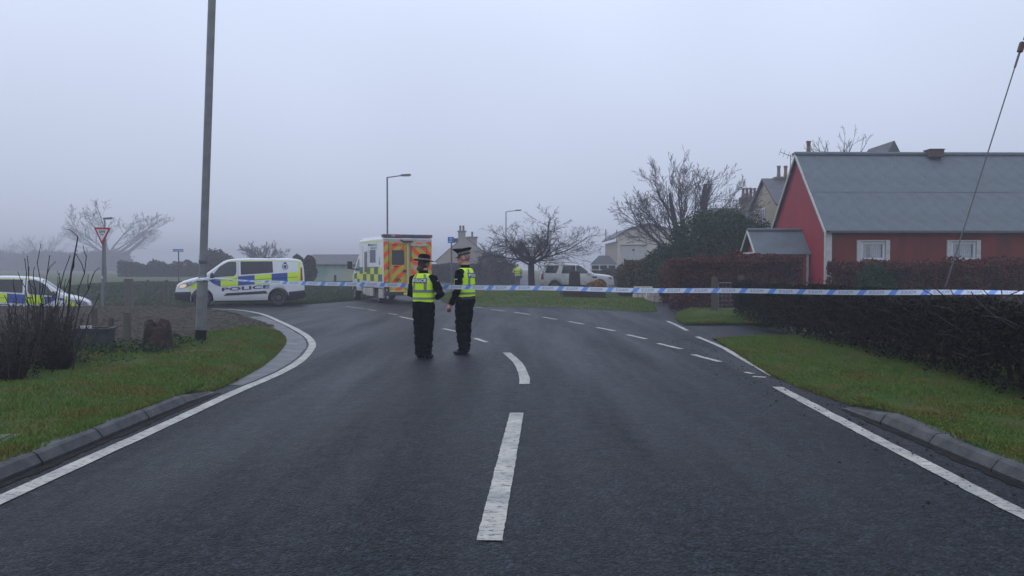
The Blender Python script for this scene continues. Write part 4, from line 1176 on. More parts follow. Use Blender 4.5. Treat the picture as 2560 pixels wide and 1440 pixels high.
# beige gable house with chimneys, behind the ambulance
q = P(1092, 705, 78); pk = P(1160, 592, 78).z; ev = P(1092, 652, 78).z
bw = P(1236, 700, 78).x - q.x
BH = gable_house('beige_house', 'beige gable house with two chimneys in the fog beside the ambulance', (q.x, 78, 0), 0, .1, .1, .1, .2, M['beige'], M['slate'])
for c_ in list(BH.children): bpy.data.objects.remove(c_)
slab([(0, 0, -.3), (bw, 0, -.3), (bw, 0, ev), (bw * .47, 0, pk), (0, 0, ev)], .3, (0, 1, 0), M['beige'], 'gable_wall', BH)
for s_ in (0, 1):
    x0 = -.2 if s_ == 0 else bw + .2
    mb = MB(); mb.hull([(x0, .1, ev - .15), (x0, 9, ev - .15), (x0, 9, ev - .05), (x0, .1, ev - .05)], [(bw * .47, .1, pk - .0), (bw * .47, 9, pk - .0), (bw * .47, 9, pk + .1), (bw * .47, .1, pk + .1)]); mb.build('roof', M['slate'], BH)
    MB().box((.15 if s_ == 0 else bw - .15, 4.6, ev / 2 - .2), (.3, 8.6, ev)).build('wall', M['beige'], BH)
for px0, px1, top, pots, dy in ((1145, 1163, 578, 2, 0.0), (1168, 1192, 593, 1, 3.0)):
    A, B_ = P(px0, top, 78 + dy), P(px1, top, 78 + dy)
    cq = empty('chimney'); cq.parent = BH; cq.location = ((A.x + B_.x) / 2 - q.x, dy + .25, 0)
    MB().box((0, .15, (pk - 1.2 + A.z) / 2), (B_.x - A.x, .62, A.z - pk + 1.2)).build('stack', M['beige'], cq)
    MB().box((0, .15, A.z), (B_.x - A.x + .16, .78, .12)).build('cope', M['stone'], cq)
    for i in range(pots):
        mb = MB(); mb.lathe([(.11, 0), (.1, .3), (.12, .5)], ((i + .5) / pots * .6 - .3, .15, A.z + .06), 10); mb.build('chimney_pot', M['stone'], cq)
MB().box((P(1095, 660, 78).x - q.x + 1.0, -.6, P(1095, 668, 78).z), (2.2, 1.0, .15)).build('lean_to_roof', M['trim'], BH)
# low dark building with a painted wall
A, B_ = P(765, 700, 66), P(905, 700, 66)
LBZ, LBT = P(800, 661, 66).z, P(800, 636, 69).z
LB = empty('low_building', (A.x, 66, Hf(A.x, 66) - .1), 0, 'long low dark roofed building with a faded painted wall', 'building')
gz0 = Hf(A.x, 66) - .1
lw = B_.x - A.x + 3
MB().box((lw / 2, 3, (LBZ - gz0) / 2), (lw, 6, LBZ - gz0)).build('wall', M['mural'], LB)
mb = MB(); mb.hull([(-.3, -.3, LBZ - gz0), (lw + .3, -.3, LBZ - gz0), (lw + .3, 6.3, LBZ - gz0), (-.3, 6.3, LBZ - gz0)], [(-.1, 2.8, LBT - gz0), (lw + .1, 2.8, LBT - gz0), (lw + .1, 3.2, LBT - gz0), (-.1, 3.2, LBT - gz0)]); mb.build('roof', M['slate'], LB)
# small stone wall and gravel at the drive
for px0, px1, py0, D, lab in ((1582, 1628, 722, 36, 'low pale stone wall at the foot of the evergreen bush'), (1612, 1660, 733, 34.6, 'short pale stone kerb wall nearest the island')):
    A, B_ = P(px0, 735, D), P(px1, 735, D); tz = P(px0, py0 - 6, D).z
    r_ = empty('low_wall', (A.x, D, 0), 0, lab, 'wall')
    n = 4; wd = (B_.x - A.x) / n
    for row in range(2):
        for k in range(n):
            MB().box(((k + .5) * wd + (wd * .25 if row else 0), 0, tz * (.25 + .5 * row)), (wd - .02, .22 + random.uniform(-.03, .03), tz * .5 - .012)).build('stone', M['pale_wall'], r_, bevel=.015)
A = P(1562, 690, 48)
FN = empty('timber_fence', (A.x, 48, 0), 0, 'brown timber fence panel beside the olive bush', 'fence')
fw = 2.6; ft_ = P(1570, 650, 48).z
for k in range(14): MB().box((fw * (k + .5) / 14, random.uniform(-.01, .01), ft_ / 2), (fw / 14 - .012, .025, ft_ + random.uniform(-.02, .02))).build('board', M['timber'], FN)
for k in (0, 1, 2): MB().box((fw * k / 2, .06, ft_ / 2 + .03), (.09, .09, ft_ + .1)).build('post', M['timber'], FN)
# ---------------------------------------------------------------- vehicles
def interp(tab):
    xs, ys = [a for a, _ in tab], [b_ for _, b_ in tab]
    return lambda s: float(np.interp(s, xs, ys))
def body_loft(stations, L, ztop, zbot, half, r0=.12, nside=9, cap=True):
    """stations: distances from the front; returns MB in vehicle space (x forward, front at L/2, y left)"""
    rings_ = []
    for s in stations:
        zt, zb = ztop(s), zbot(s)
        r = min(r0, (zt - zb) * .35)
        one = [(0.0, zb), (half(s, zb + .04) * .7, zb), (half(s, zb + .04) - .02, zb)]
        for k in range(nside + 1):
            z = zb + .03 + (zt - r - zb - .03) * k / nside
            one.append((half(s, z), z))
        h0 = half(s, zt - r)
        for k in range(1, 5):
            a = math.pi / 2 * k / 4
            one.append((h0 - r + r * math.cos(a), zt - r + r * math.sin(a)))
        one.append(((h0 - r) * .5, zt + .012)); 
        ring = [(y, z) for y, z in one] + [(0.0, zt + .016)] + [(-y, z) for y, z in reversed(one[1:])]
        rings_.append([(L / 2 - s, y, z) for y, z in ring])
    n = len(rings_[0]); mb = MB()
    vs = [p for rg in rings_ for p in rg]; fs = []
    for i in range(len(rings_) - 1):
        for k in range(n):
            a, b_ = i * n + k, i * n + (k + 1) % n
            fs.append((a, a + n, b_ + n, b_))
    if cap:
        fs.append(tuple(range(n))); fs.append(tuple((len(rings_) - 1) * n + k for k in range(n - 1, -1, -1)))
    return mb.add(vs, fs)
def poly2d(pts, rnd=0.0, n=4):
    """rounded polygon"""
    if rnd <= 0: return list(pts)
    out = []
    N = len(pts)
    for i in range(N):
        p0, p1, p2 = (np.array(pts[(i + d) % N], float) for d in (-1, 0, 1))
        a, b_ = p0 - p1, p2 - p1; la, lb_ = np.linalg.norm(a), np.linalg.norm(b_)
        r = min(rnd, la * .45, lb_ * .45); a, b_ = p1 + a / la * r, p1 + b_ / lb_ * r
        for k in range(n + 1):
            u = k / n; out.append(tuple((1 - u) ** 2 * a + 2 * u * (1 - u) * p1 + u * u * b_))
    return out
def fill2d(pts, step=.12):
    bm = bmesh.new()
    vs = [bm.verts.new((p[0], p[1], 0)) for p in pts]
    f = bm.faces.new(vs)
    bmesh.ops.triangulate(bm, faces=[f])
    for _ in range(4):
        lg = [e for e in bm.edges if e.calc_length() > step]
        if not lg: break
        bmesh.ops.subdivide_edges(bm, edges=lg, cuts=1); bmesh.ops.triangulate(bm, faces=[q for q in bm.faces if len(q.verts) > 3])
    v = [(q.co.x, q.co.y) for q in bm.verts]; bm.verts.index_update()
    fs = [tuple(q.index for q in f_.verts) for f_ in bm.faces]
    bm.free()
    return v, fs
def patch(mb, pts, place, step=.12, flip=False):
    v, f = fill2d(pts, step)
    mb.add([place(*p) for p in v], [tuple(reversed(q)) for q in f] if flip else f)
    return mb
dg = None
_tx = {}
def text2d(s, height, width=None, bold=.02):
    key = (s, bold)
    if key not in _tx:
        cu = bpy.data.curves.new('t', 'FONT'); cu.body = s; cu.size = 1.0; cu.offset = bold; cu.resolution_u = 3
        o = bpy.data.objects.new('t', cu); C.objects.link(o)
        d = bpy.context.evaluated_depsgraph_get(); d.update()
        me = o.evaluated_get(d).to_mesh()
        v = np.array([q.co[:2] for q in me.vertices]); f = [tuple(q.vertices) for q in me.polygons]
        o.evaluated_get(d).to_mesh_clear()
        bpy.data.objects.remove(o); bpy.data.curves.remove(cu)
        v -= v.min(0); _tx[key] = (v, f, v.max(0))
    v, f, mx = _tx[key]
    sx_ = (width / mx[0]) if width else height / mx[1]
    return [(p[0] * sx_, p[1] * height / mx[1]) for p in v], f
def put_text(mb, s, place, x0, z0, height, width=None, bold=.02, mirror=False):
    v, f = text2d(s, height, width, bold)
    W_ = max(p[0] for p in v)
    mb.add([place(x0 + (W_ - p[0] if mirror else p[0]), z0 + p[1]) for p in v], [tuple(reversed(q)) for q in f] if mirror else f)
    return mb
def wheel(parent, loc, side, Rw, wd, rim_mat, rr=.64, spokes=0):
    w_ = empty('wheel'); w_.parent = parent; w_.location = loc
    Mx = Matrix.Rotation(R(-90 * side), 3, 'X')
    h = wd / 2
    mb = MB(); mb.lathe([(Rw * .6, -h * .9), (Rw * .9, -h), (Rw * .98, -h * .75), (Rw, -h * .3), (Rw, h * .3), (Rw * .98, h * .75), (Rw * .9, h), (Rw * rr, h * .92), (Rw * (rr - .03), h * .6)], n=28, M=Mx)
    mb.build('tyre', M['tyre'], w_, smooth=50)
    mb = MB(); mb.lathe([(Rw * (rr - .01), h * .5), (Rw * (rr + .01), h * .94), (Rw * (rr - .06), h * .90), (Rw * (rr - .12), h * .55), (Rw * .34, h * .6), (Rw * .30, h * .85), (Rw * .1, h * .9), (.001, h * .9)], n=24, M=Mx)
    for k in range(spokes):
        a = 6.283 * k / spokes
        mb.tube([Mx @ Vector((math.cos(a) * Rw * .2, math.sin(a) * Rw * .2, h * .8)), Mx @ Vector((math.cos(a) * Rw * (rr - .02), math.sin(a) * Rw * (rr - .02), h * .82))], .028, 6)
    mb.build('rim', rim_mat, w_, smooth=40)
    return w_
def arch(zbase, axles, Ra, zc):
    def f(s):
        z = zbase(s)
        for a in axles:
            d = abs(s - a)
            if d < Ra: z = max(z, zc + math.sqrt(Ra * Ra - d * d))
        return z
    return f
def stations_for(L, axles, Ra, extra=()):
    st = set(np.round(np.linspace(0, L, 34), 3)) | {0.015, .04, .08, L - .015, L - .04, L - .08} | set(extra)
    for a in axles:
        for k in np.linspace(-1, 1, 17): st.add(round(a + Ra * math.sin(k * math.pi / 2), 4))
        st.add(a - Ra - .002); st.add(a + Ra + .002)
    return sorted(s for s in st if 0 <= s <= L)

# ---- police van
def police_van(label):
    L = 4.97; ax = (1.0, 3.93); Ra = .42; zc = .34
    zt = interp([(0, .70), (.02, .80), (.08, .92), (.25, 1.03), (.6, 1.14), (1.0, 1.23), (1.05, 1.26), (1.78, 1.82), (1.95, 1.895), (2.2, 1.94), (2.8, 1.97), (4.3, 1.965), (4.7, 1.94), (4.84, 1.89), (4.92, 1.78), (4.96, 1.42), (4.97, 1.2)])
    zb0 = interp([(0, .36), (.25, .27), (.6, .25), (4.5, .26), (4.97, .36)])
    zb = arch(zb0, ax, Ra, zc)
    def half(s, z):
        w_ = .99
        if s < .95: w_ -= .30 * ((.95 - s) / .95) ** 2.4
        if s > 4.55: w_ -= .07 * ((s - 4.55) / .42) ** 2
        if z > 1.05: w_ -= .135 * (z - 1.05) ** 1.5
        if z < .55: w_ -= .05 * (.55 - z) / .3
        if .84 < z < .98: w_ += .010 * math.sin((z - .84) / .14 * math.pi)
        return w_
    v = empty('police_van', (0, 0, 0), 0, label, 'van', 'white police vans')
    st = stations_for(L, ax, Ra, (1.02, 1.07, 1.8, 1.9, 4.88, 4.94))
    body_loft(st, L, zt, zb, half, .085).build('body', M['white_paint'], v, smooth=40)
    fr = [s for s in st if s <= .62]
    body_loft([max(s, 0) for s in fr], L + .05, lambda s: .62 + .04 * s, lambda s: zb(s) - .02, lambda s, z: half(s, z) + .014, .05, 5).build('front_bumper', M['black_plastic'], v, smooth=40)
    rs = [s for s in st if s >= 4.33]
    o = body_loft(rs, L, lambda s: .60 + .10 * (s - 4.33), lambda s: zb(s) - .02, lambda s, z: half(s, z) + .016, .04, 5)
    o.box((-L / 2 - .02, 0, .47), (.10, 1.8, .20)); o.build('rear_bumper', M['black_plastic'], v, smooth=40)
    body_loft([1.46, 1.6, 2.4, 3.2, 3.48], L, lambda s: .27, lambda s: .20, lambda s, z: half(s, .3) - .06, .03, 3).build('sill', M['black_plastic'], v)
    MB().box((0, 0, .30), (L - 1.0, 1.2, .14)).build('underside', M['black'], v)
    for s_ in (1, -1):
        sp = lambda s, z, o=.006, s_=s_: (L / 2 - s, s_ * (half(s, z) + o), z)
        fl = s_ > 0
        P_ = lambda name, mat, pts, rnd=0, o=.006, step=.14: patch(MB(), poly2d(pts, rnd), lambda s, z: sp(s, z, o), step, fl).build(name, mat, v, smooth=60)
        P_('door_window', M['cab_glass'], [(1.33, 1.19), (2.24, 1.25), (2.30, 1.38), (2.30, 1.83), (1.98, 1.82), (1.66, 1.63)], .07)
        P_('side_window', M['glass'], [(2.47, 1.30), (3.72, 1.385), (3.70, 1.845), (2.46, 1.84)], .03)
        lz = lambda q: .815 + .075 * (q - 1.7)
        for a, c_, mt in ((4.29, 4.82, 'hi_yellow'), (3.66, 4.29, 'blue'), (3.0, 3.66, 'hi_yellow'), (2.37, 3.0, 'blue'), (1.70, 2.37, 'hi_yellow')):
            P_('livery_block', M[mt], [(a, lz(a)), (c_, lz(c_)), (c_, lz(c_) + .37), (a, lz(a) + .37)], 0, .005)
        P_('livery_block', M['blue'], [(1.70, .815), (1.70, 1.16), (1.24, 1.12), (1.36, .98)], 0, .005)
        P_('livery_block', M['blue'], [(1.02, .99), (1.18, 1.02), (1.16, 1.11), (1.00, 1.08)], 0, .005)
        P_('livery_block', M['hi_yellow'], [(.50, .68), (.72, .74), (1.00, .98), (.98, 1.08), (.76, 1.06), (.60, .90)], .05, .005)
        P_('roof_stripe', M['pale_yellow'], [(1.98, 1.835), (4.72, 1.855), (4.74, 1.875), (2.3, 1.88), (2.02, 1.852)], 0, .004, .1)
        P_('rear_stripe', M['hi_yellow'], [(4.74, 1.38), (4.82, 1.38), (4.82, 1.85), (4.72, 1.85)], 0, .0045)
        P_('side_moulding', M['black_plastic'], [(1.80, .455), (3.50, .545), (3.42, .645), (1.92, .555)], 0, .018)
        P_('door_seam', M['black'], [(2.36, .40), (2.368, .40), (2.368, 1.82), (2.36, 1.82)], 0, .0075)
        P_('slide_rail', M['black'], [(2.60, 1.06), (4.70, 1.20), (4.70, 1.215), (2.60, 1.075)], 0, .009)
        P_('door_handle', M['black_plastic'], [(2.12, 1.08), (2.32, 1.09), (2.32, 1.14), (2.12, 1.13)], .02, .02)
        P_('tail_lamp', M['red_lens'], [(4.80, 1.05), (4.90, 1.05), (4.88, 1.60), (4.82, 1.60)], .03, .012, .06)
        hl = patch(MB(), poly2d([(.11, .76), (.36, .78), (.86, .99), (.84, 1.05), (.44, 1.0), (.18, .93)], .03), lambda s, z: sp(s, z, .010), .06, fl)
        hl.build('headlight', M['white_lens'], v, smooth=60)
        patch(MB(), poly2d([(.13, .77), (.34, .79), (.44, .88), (.38, .94), (.19, .91)], .04), lambda s, z: sp(s, z, .016), .06, fl).build('headlight_bulb', M['lamp_on'], v, smooth=60)
        # lettering and crest: read from outside on both sides
        mb = MB()
        if s_ > 0: put_text(mb, 'POLICE', lambda a, c_: sp(1.74 + a, .635 + c_ + .06 * a, .008), 0, 0, .145, 1.84, .03)
        else: put_text(mb, 'POLICE', lambda a, c_: sp(3.58 - a, .745 + c_ - .06 * a, .008), 0, 0, .145, 1.84, .03)
        mb.build('lettering', M['navy'], v)
        mb = MB()
        cs, cz = 4.20, 1.635
        n = 28
        for k in range(n):
            if 5 <= k <= 9: continue
            a0, a1 = 6.283 * k / n, 6.283 * (k + .72) / n
            mb.add([sp(cs + r * math.cos(a), cz + r * math.sin(a), .008) for r, a in ((.085, a0), (.125, a0 + .05), (.125, a1), (.085, a1))], [(0, 1, 2, 3), (3, 2, 1, 0)])
        patch(mb, poly2d([(cs - .055, cz + .05), (cs + .055, cz + .05), (cs + .05, cz - .03), (cs, cz - .075), (cs - .05, cz - .03)], .01), lambda s, z: sp(s, z, .008), .1, fl)
        patch(mb, [(cs - .05, cz + .10), (cs + .05, cz + .10), (cs + .065, cz + .16), (cs + .03, cz + .13), (cs, cz + .185), (cs - .03, cz + .13), (cs - .065, cz + .16)], lambda s, z: sp(s, z, .008), .2, fl)
        mb.build('crest', M['navy'], v)
        mb = MB(); mb.ball((L / 2 - 1.38, s_ * 1.10, 1.24), (.075, .10, .15), 10, 8); mb.tube([(L / 2 - 1.42, s_ * .93, 1.14), (L / 2 - 1.40, s_ * 1.05, 1.18)], .035, 6); mb.build('mirror', M['black_plastic'], v, smooth=60)
        for a in ax:
            wheel(v, (L / 2 - a, s_ * .84, .335), s_, .335, .22, M['rim'])
    scr = patch(MB(), poly2d([(1.10, -.80), (1.10, .80), (1.76, .70), (1.76, -.70)], .08), lambda s, y: (L / 2 - s, y, zt(s) + .024), .1)
    scr.build('windscreen', M['cab_glass'], v, smooth=60)
    mb = MB(); mb.box((L / 2 - .015, 0, .74), (.06, 1.05, .10)); mb.box((L / 2 + .02, 0, .86), (.04, .62, .035)); mb.build('grille', M['black_plastic'], v, bevel=.01)
    mb = MB(); mb.box((L / 2 - 3.5, 0, 1.985), (.30, 1.1, .07)); mb.build('light_bar', M['black_plastic'], v, bevel=.02)
    MB().box((-L / 2 + .02, 0, .78), (.02, .52, .11)).build('number_plate', M['amb_yellow'], v)
    mb = MB()
    for s_ in (-1, 1): patch(mb, poly2d([(s_ * .08, 1.25), (s_ * .76, 1.25), (s_ * .70, 1.70), (s_ * .08, 1.70)], .05), lambda y, z: (-L / 2 + .005 + .13 * max(0, z - 1.3) * .6, y, z), .3)
    mb.build('rear_window', M['glass'], v)
    return v
van = police_van('white police van with lit headlamp parked behind the lamp post')
fw_, rw_ = (-12.40, 32.0), (-9.58, 32.95)
hd = math.atan2(fw_[1] - rw_[1], fw_[0] - rw_[0])
mid = ((fw_[0] + rw_[0]) / 2, (fw_[1] + rw_[1]) / 2)
# wheels on the visible (left) side are .86 m from the van's centre line
nl = (-math.sin(hd), math.cos(hd))
van.location = (mid[0] - nl[0] * .86, mid[1] - nl[1] * .86, -.085)
van.rotation_euler = (0, 0, hd)
van2 = copy_tree(van)
van2['label'] = 'white police van half hidden by the twiggy bush at left'
lx, ly = -20.2, 33.1
van2.location = (lx, ly, Hf(lx + .8, ly) + .0)
van2.rotation_euler = (0, R(1.0), R(26))
for o in list(van2.children):
    if o.name.startswith('headlight_bulb'): bpy.data.objects.remove(o)

# ---- ambulance
A_ = P(958, 760, 33.2)
AM = empty('ambulance', (0, 0, 0), 0, 'ambulance seen from behind with orange and yellow chevron doors', 'ambulance')
BW, BL, BZ0, BZ1 = 2.14, 4.1, .62, 2.76
# vehicle space: x forward, rear face at x = 0, y left
mb = MB(); mb.box((BL / 2, 0, (BZ0 + BZ1) / 2), (BL, BW, BZ1 - BZ0)); mb.build('box_body', M['white_paint'], AM, bevel=.06)
mb = MB(); mb.box((BL / 2 + .1, 0, BZ1 + .03), (BL - .3, BW - .25, .10)); mb.build('roof_panel', M['white_paint'], AM, bevel=.04)
Lc = 2.45
zt = interp([(0, .75), (.03, .95), (.15, 1.05), (.75, 1.28), (.8, 1.3), (1.45, 2.05), (1.7, 2.25), (2.3, 2.6), (2.45, 2.62)])
zb = arch(lambda s: .42, (1.0,), .44, .36)
def halfc(s, z):
    w_ = .98 - (.25 * ((.8 - s) / .8) ** 2.2 if s < .8 else 0)
    if z > 1.1: w_ -= .10 * (z - 1.1) ** 1.4
    return w_
cab = empty('cab'); cab.parent = AM; cab.location = (BL + Lc / 2 - .1, 0, 0)
stc = stations_for(Lc, (1.0,), .44)
body_loft(stc, Lc, zt, zb, halfc).build('cab_body', M['white_paint'], cab, smooth=40)
body_loft([s for s in stc if s < .56], Lc + .06, lambda s: .62, lambda s: zb(s) - .03, lambda s, z: halfc(s, z) + .012, .05, 4).build('front_bumper', M['black_plastic'], cab, smooth=40)
for s_ in (1, -1):
    cp = lambda s, z, o=.006, s_=s_: (Lc / 2 - s, s_ * (halfc(s, z) + o), z)
    patch(MB(), poly2d([(1.12, 1.32), (1.95, 1.32), (1.95, 1.95), (1.60, 1.95)], .05), cp, .15, s_ > 0).build('door_window', M['glass'], cab)
    patch(MB(), [(.75, .66), (1.0, .98), (1.55, .98), (1.62, .70), (1.62, .98), (2.4, .98), (2.4, 1.28), (1.55, 1.28), (1.0, 1.2), (.7, 1.1)], lambda s, z: cp(s, z, .004), .15, s_ > 0).build('livery_block', M['amb_yellow'], cab)
    patch(MB(), [(1.0, .98), (1.55, .98), (1.55, 1.28), (1.0, 1.22)], cp, .15, s_ > 0).build('livery_block', M['green'], cab)
    patch(MB(), [(1.62, .70), (2.3, .70), (2.3, .98), (1.62, .98)], cp, .15, s_ > 0).build('livery_block', M['green'], cab)
    mb = MB(); mb.box((Lc / 2 - 1.22, s_ * 1.25, 1.62), (.10, .22, .36)); mb.tube([(Lc / 2 - 1.25, s_ * .9, 1.42), (Lc / 2 - 1.22, s_ * 1.2, 1.45)], .035, 6); mb.build('mirror', M['black_plastic'], cab, bevel=.03)
    for a, wy in ((BL - .1 + Lc - 1.0, .86), (1.25, .84)):
        wheel(AM, (a, s_ * wy, .345), s_, .345, .24, M['rim'])
# left and right sides
for s_ in (1, -1):
    y0 = s_ * (BW / 2)
    def sidebox(name, x0, x1, z0, z1, mat, t_=.012, bev=0.0):
        return MB().box(((x0 + x1) / 2, y0 + s_ * t_ / 2, (z0 + z1) / 2), (x1 - x0, t_, z1 - z0)).build(name, mat, AM, bevel=bev)
    n = 6; xa, xb = .14, 4.02
    wd_ = (xb - xa) / n
    for row in range(2):
        for k in range(n):
            mt = 'amb_yellow' if (k + row) % 2 == 0 else 'green'
            sidebox('livery_block', xa + k * wd_, xa + (k + 1) * wd_ - .004, .92 + row * .0 + (0 if row == 1 else .30), .92 + .296 + (0 if row == 1 else .31), M[mt], .006)
    sidebox('side_window', 1.20, 2.15, 1.72, 2.28, M['glass'], .014, .03)
    sidebox('door_window', 2.65, 3.10, 1.30, 2.22, M['glass'], .014, .03)
    sidebox('top_stripe', .1, 4.0, 2.60, 2.66, M['pale_yellow'], .006)
    sidebox('door_seam', 2.42, 2.435, .75, 2.5, M['black'], .004)
    sidebox('door_seam', 3.42, 3.435, .75, 2.5, M['black'], .004)
    sidebox('step_light', 2.15, 2.35, 2.46, 2.54, M['black_plastic'], .03)
    for (x0, x1, z0, z1) in ((.12, .80, .22, .60), (1.72, 2.55, .26, .60), (2.62, 2.95, .26, .60), (3.0, 3.5, .30, .60)):
        MB().box(((x0 + x1) / 2, s_ * (BW / 2 - .06), (z0 + z1) / 2), (x1 - x0, .10, z1 - z0)).build('skirt_locker', M['skirt'], AM, bevel=.02)
    mb = MB()
    pl = (lambda a, c_: (1.0 - 0 + (-a if s_ > 0 else a) + 0, y0 + s_ * .008, c_))
    for tx, xs, zz, hh_, ww in (('EMERGENCY', 2.05, 2.44, .085, 1.15), ('AMBULANCE', 2.05, 2.31 - .0, .085, 1.15), ('Scottish Ambulance Service', 2.30, 1.48, .085, 1.75)):
        put_text(mb, tx, (lambda a, c_, xs=xs, ww=ww: (xs - a if s_ > 0 else xs - ww + a, y0 + s_ * .008, c_)), 0, zz, hh_, ww, .01)
    mb.build('lettering', M['green'], AM)
    mb = MB()   # small round emblem column near the rear corner
    for zz in (1.68, 1.78, 1.90):
        n_ = 10; r_ = .05 if zz > 1.7 else .075
        mb.add([(.55, y0 + s_ * .008, zz)] + [(.55 + r_ * math.cos(6.283 * k / n_), y0 + s_ * .008, zz + r_ * math.sin(6.283 * k / n_)) for k in range(n_)], [(0, 1 + k, 1 + (k + 1) % n_) for k in range(n_)])
    mb.build('emblem', M['green'], AM)
# rear end
def rearbox(name, y_0, y_1, z0, z1, mat, t_=.02, bev=0.0, x=0.0, parent=None):
    return MB().box((x - t_ / 2, (y_0 + y_1) / 2, (z0 + z1) / 2), (t_, abs(y_1 - y_0), z1 - z0)).build(name, mat, parent or AM, bevel=bev)
rearbox('corner_panel', 1.045, .835, .62, 2.58, M['chevron'], .014)
rearbox('corner_panel', -1.045, -.835, .62, 2.58, M['chevron'], .014)
for s_, nm in ((1, 'left'), (-1, 'right')):
    d_ = rearbox('rear_door', s_ * .815, s_ * .03, .50, 2.56, M['chevron'], .03)
    rearbox('door_seam', s_ * .832, s_ * .818, .5, 2.56, M['black'], .036)
    if s_ > 0:
        rearbox('door_window', .70, .17, 1.62, 2.24, M['glass'], .05, .05, 0, d_)
        rearbox('door_frame', .80, .72, .52, 2.54, M['dull_yellow'], .034, 0, 0, d_)
        rearbox('door_frame', .16, .04, .52, 2.54, M['dull_yellow'], .034, 0, 0, d_)
        mb = MB(); put_text(mb, 'AMBULANCE', lambda a, c_: (-.032, .75 - a, c_), 0, 2.40, .11, .66, .02); mb.build('lettering', M['red_lens'], d_)
        rearbox('door_lock', .22, .08, 1.30, 1.42, M['black_plastic'], .06, .01, 0, d_)
        rearbox('latch', .62, .46, 1.53, 1.57, M['black_plastic'], .06, 0, 0, d_)
        mb = MB()      # crest
        for k in range(7):
            a = math.pi * (k + .5) / 7; c0 = (-.034, .46 + .12 * math.cos(a), .98 + .10 * math.sin(a) - .04)
            mb.ball(c0, (.006, .034, .04), 6, 4)
        mb.ball((-.034, .46, .96), (.006, .06, .07), 8, 5); mb.ball((-.034, .46, 1.13), (.006, .035, .035), 6, 4); mb.build('crest', M['crest_brown'], d_)
        rearbox('door_edge', .80, .04, .50, .53, M['pale_yellow'], .04, 0, 0, d_)
        rearbox('rear_badge', .92, .80, 1.42, 1.54, M['green'], .02)
    else:
        mb = MB(); mb.box((-.05, -.46, 2.44), (.05, .62, .10)); mb.box((-.055, -.16, 2.46), (.06, .12, .09)); mb.box((-.055, -.76, 2.46), (.06, .12, .09)); mb.build('grab_rail', M['skirt'], d_, bevel=.01)
        mb = MB(); mb.tube([(-.06, -.12, 1.75), (-.06, -.12, 2.40)], .016, 6); mb.build('grab_handle', M['black'], d_)
        rearbox('door_frame', -.14, -.04, .52, 2.54, M['dull_yellow'], .034, 0, 0, d_)
        rearbox('shutter_panel', -.60, -.22, 1.40, 1.58, M['skirt'], .045, .01, 0, d_)
mb = MB()
for k in range(6):
    pass
rearbox('header', 1.04, -1.04, 2.585, 2.70, M['skirt'], .02)
lbar = MB().box((.10, 0, 2.83), (.26, 2.16, .13)).build('light_bar', M['dark_lens'], AM, bevel=.02)
for y_0, y_1, mt in ((1.0, .80, 'dark_lens'), (.72, .56, 'white_lens'), (.52, .36, 'red_lens'), (-.25, -.45, 'blue'), (-.62, -.8, 'dark_lens'), (-.85, -1.03, 'red_lens')):
    rearbox('lamp_lens', y_0, y_1, 2.79, 2.87, M[mt], .02, 0, -.025, lbar)
mb = MB(); mb.box((-.06, .02, 2.60), (.14, .42, .06)); mb.tube([(-.06, .22, 2.62), (-.06, .34, 2.66)], .03, 6); mb.build('camera_pod', M['black_plastic'], AM)
mb = MB(); mb.box((-.10, 0, .42), (.26, 2.06, .15)); mb.build('rear_step', M['black_plastic'], AM, bevel=.02)
for s_ in (1, -1):
    rearbox('tail_lamp', s_ * 1.03, s_ * .84, .62, .90, M['dark_lens'], .03)
    rearbox('brake_lens', s_ * 1.0, s_ * .88, .66, .78, M['red_lens'], .045)
    mb = MB(); mb.ball((-.04, s_ * .93, .56), (.03, .05, .05), 10, 6); mb.build('reversing_lamp', M['white_lens'], AM)
    rearbox('mud_flap', s_ * 1.0, s_ * .74, .08, .46, M['black'], .02, 0, .75)
MB().box((BL / 2 + .6, 0, .47), (BL + 1.2, 1.0, .24)).build('chassis', M['black'], AM)
rearbox('number_plate', .26, -.26, .36, .47, M['amb_yellow'], .02, 0, -.235)
b_ang = R(24.5)      # heading away from the camera and to the left
hdg = Vector((-math.sin(b_ang), math.cos(b_ang)))
AM.rotation_euler = (0, 0, math.atan2(hdg.y, hdg.x))
lft = Vector((-hdg.y, hdg.x))
AM.location = (A_.x - lft.x * BW / 2, 33.2 - lft.y * BW / 2, 0)

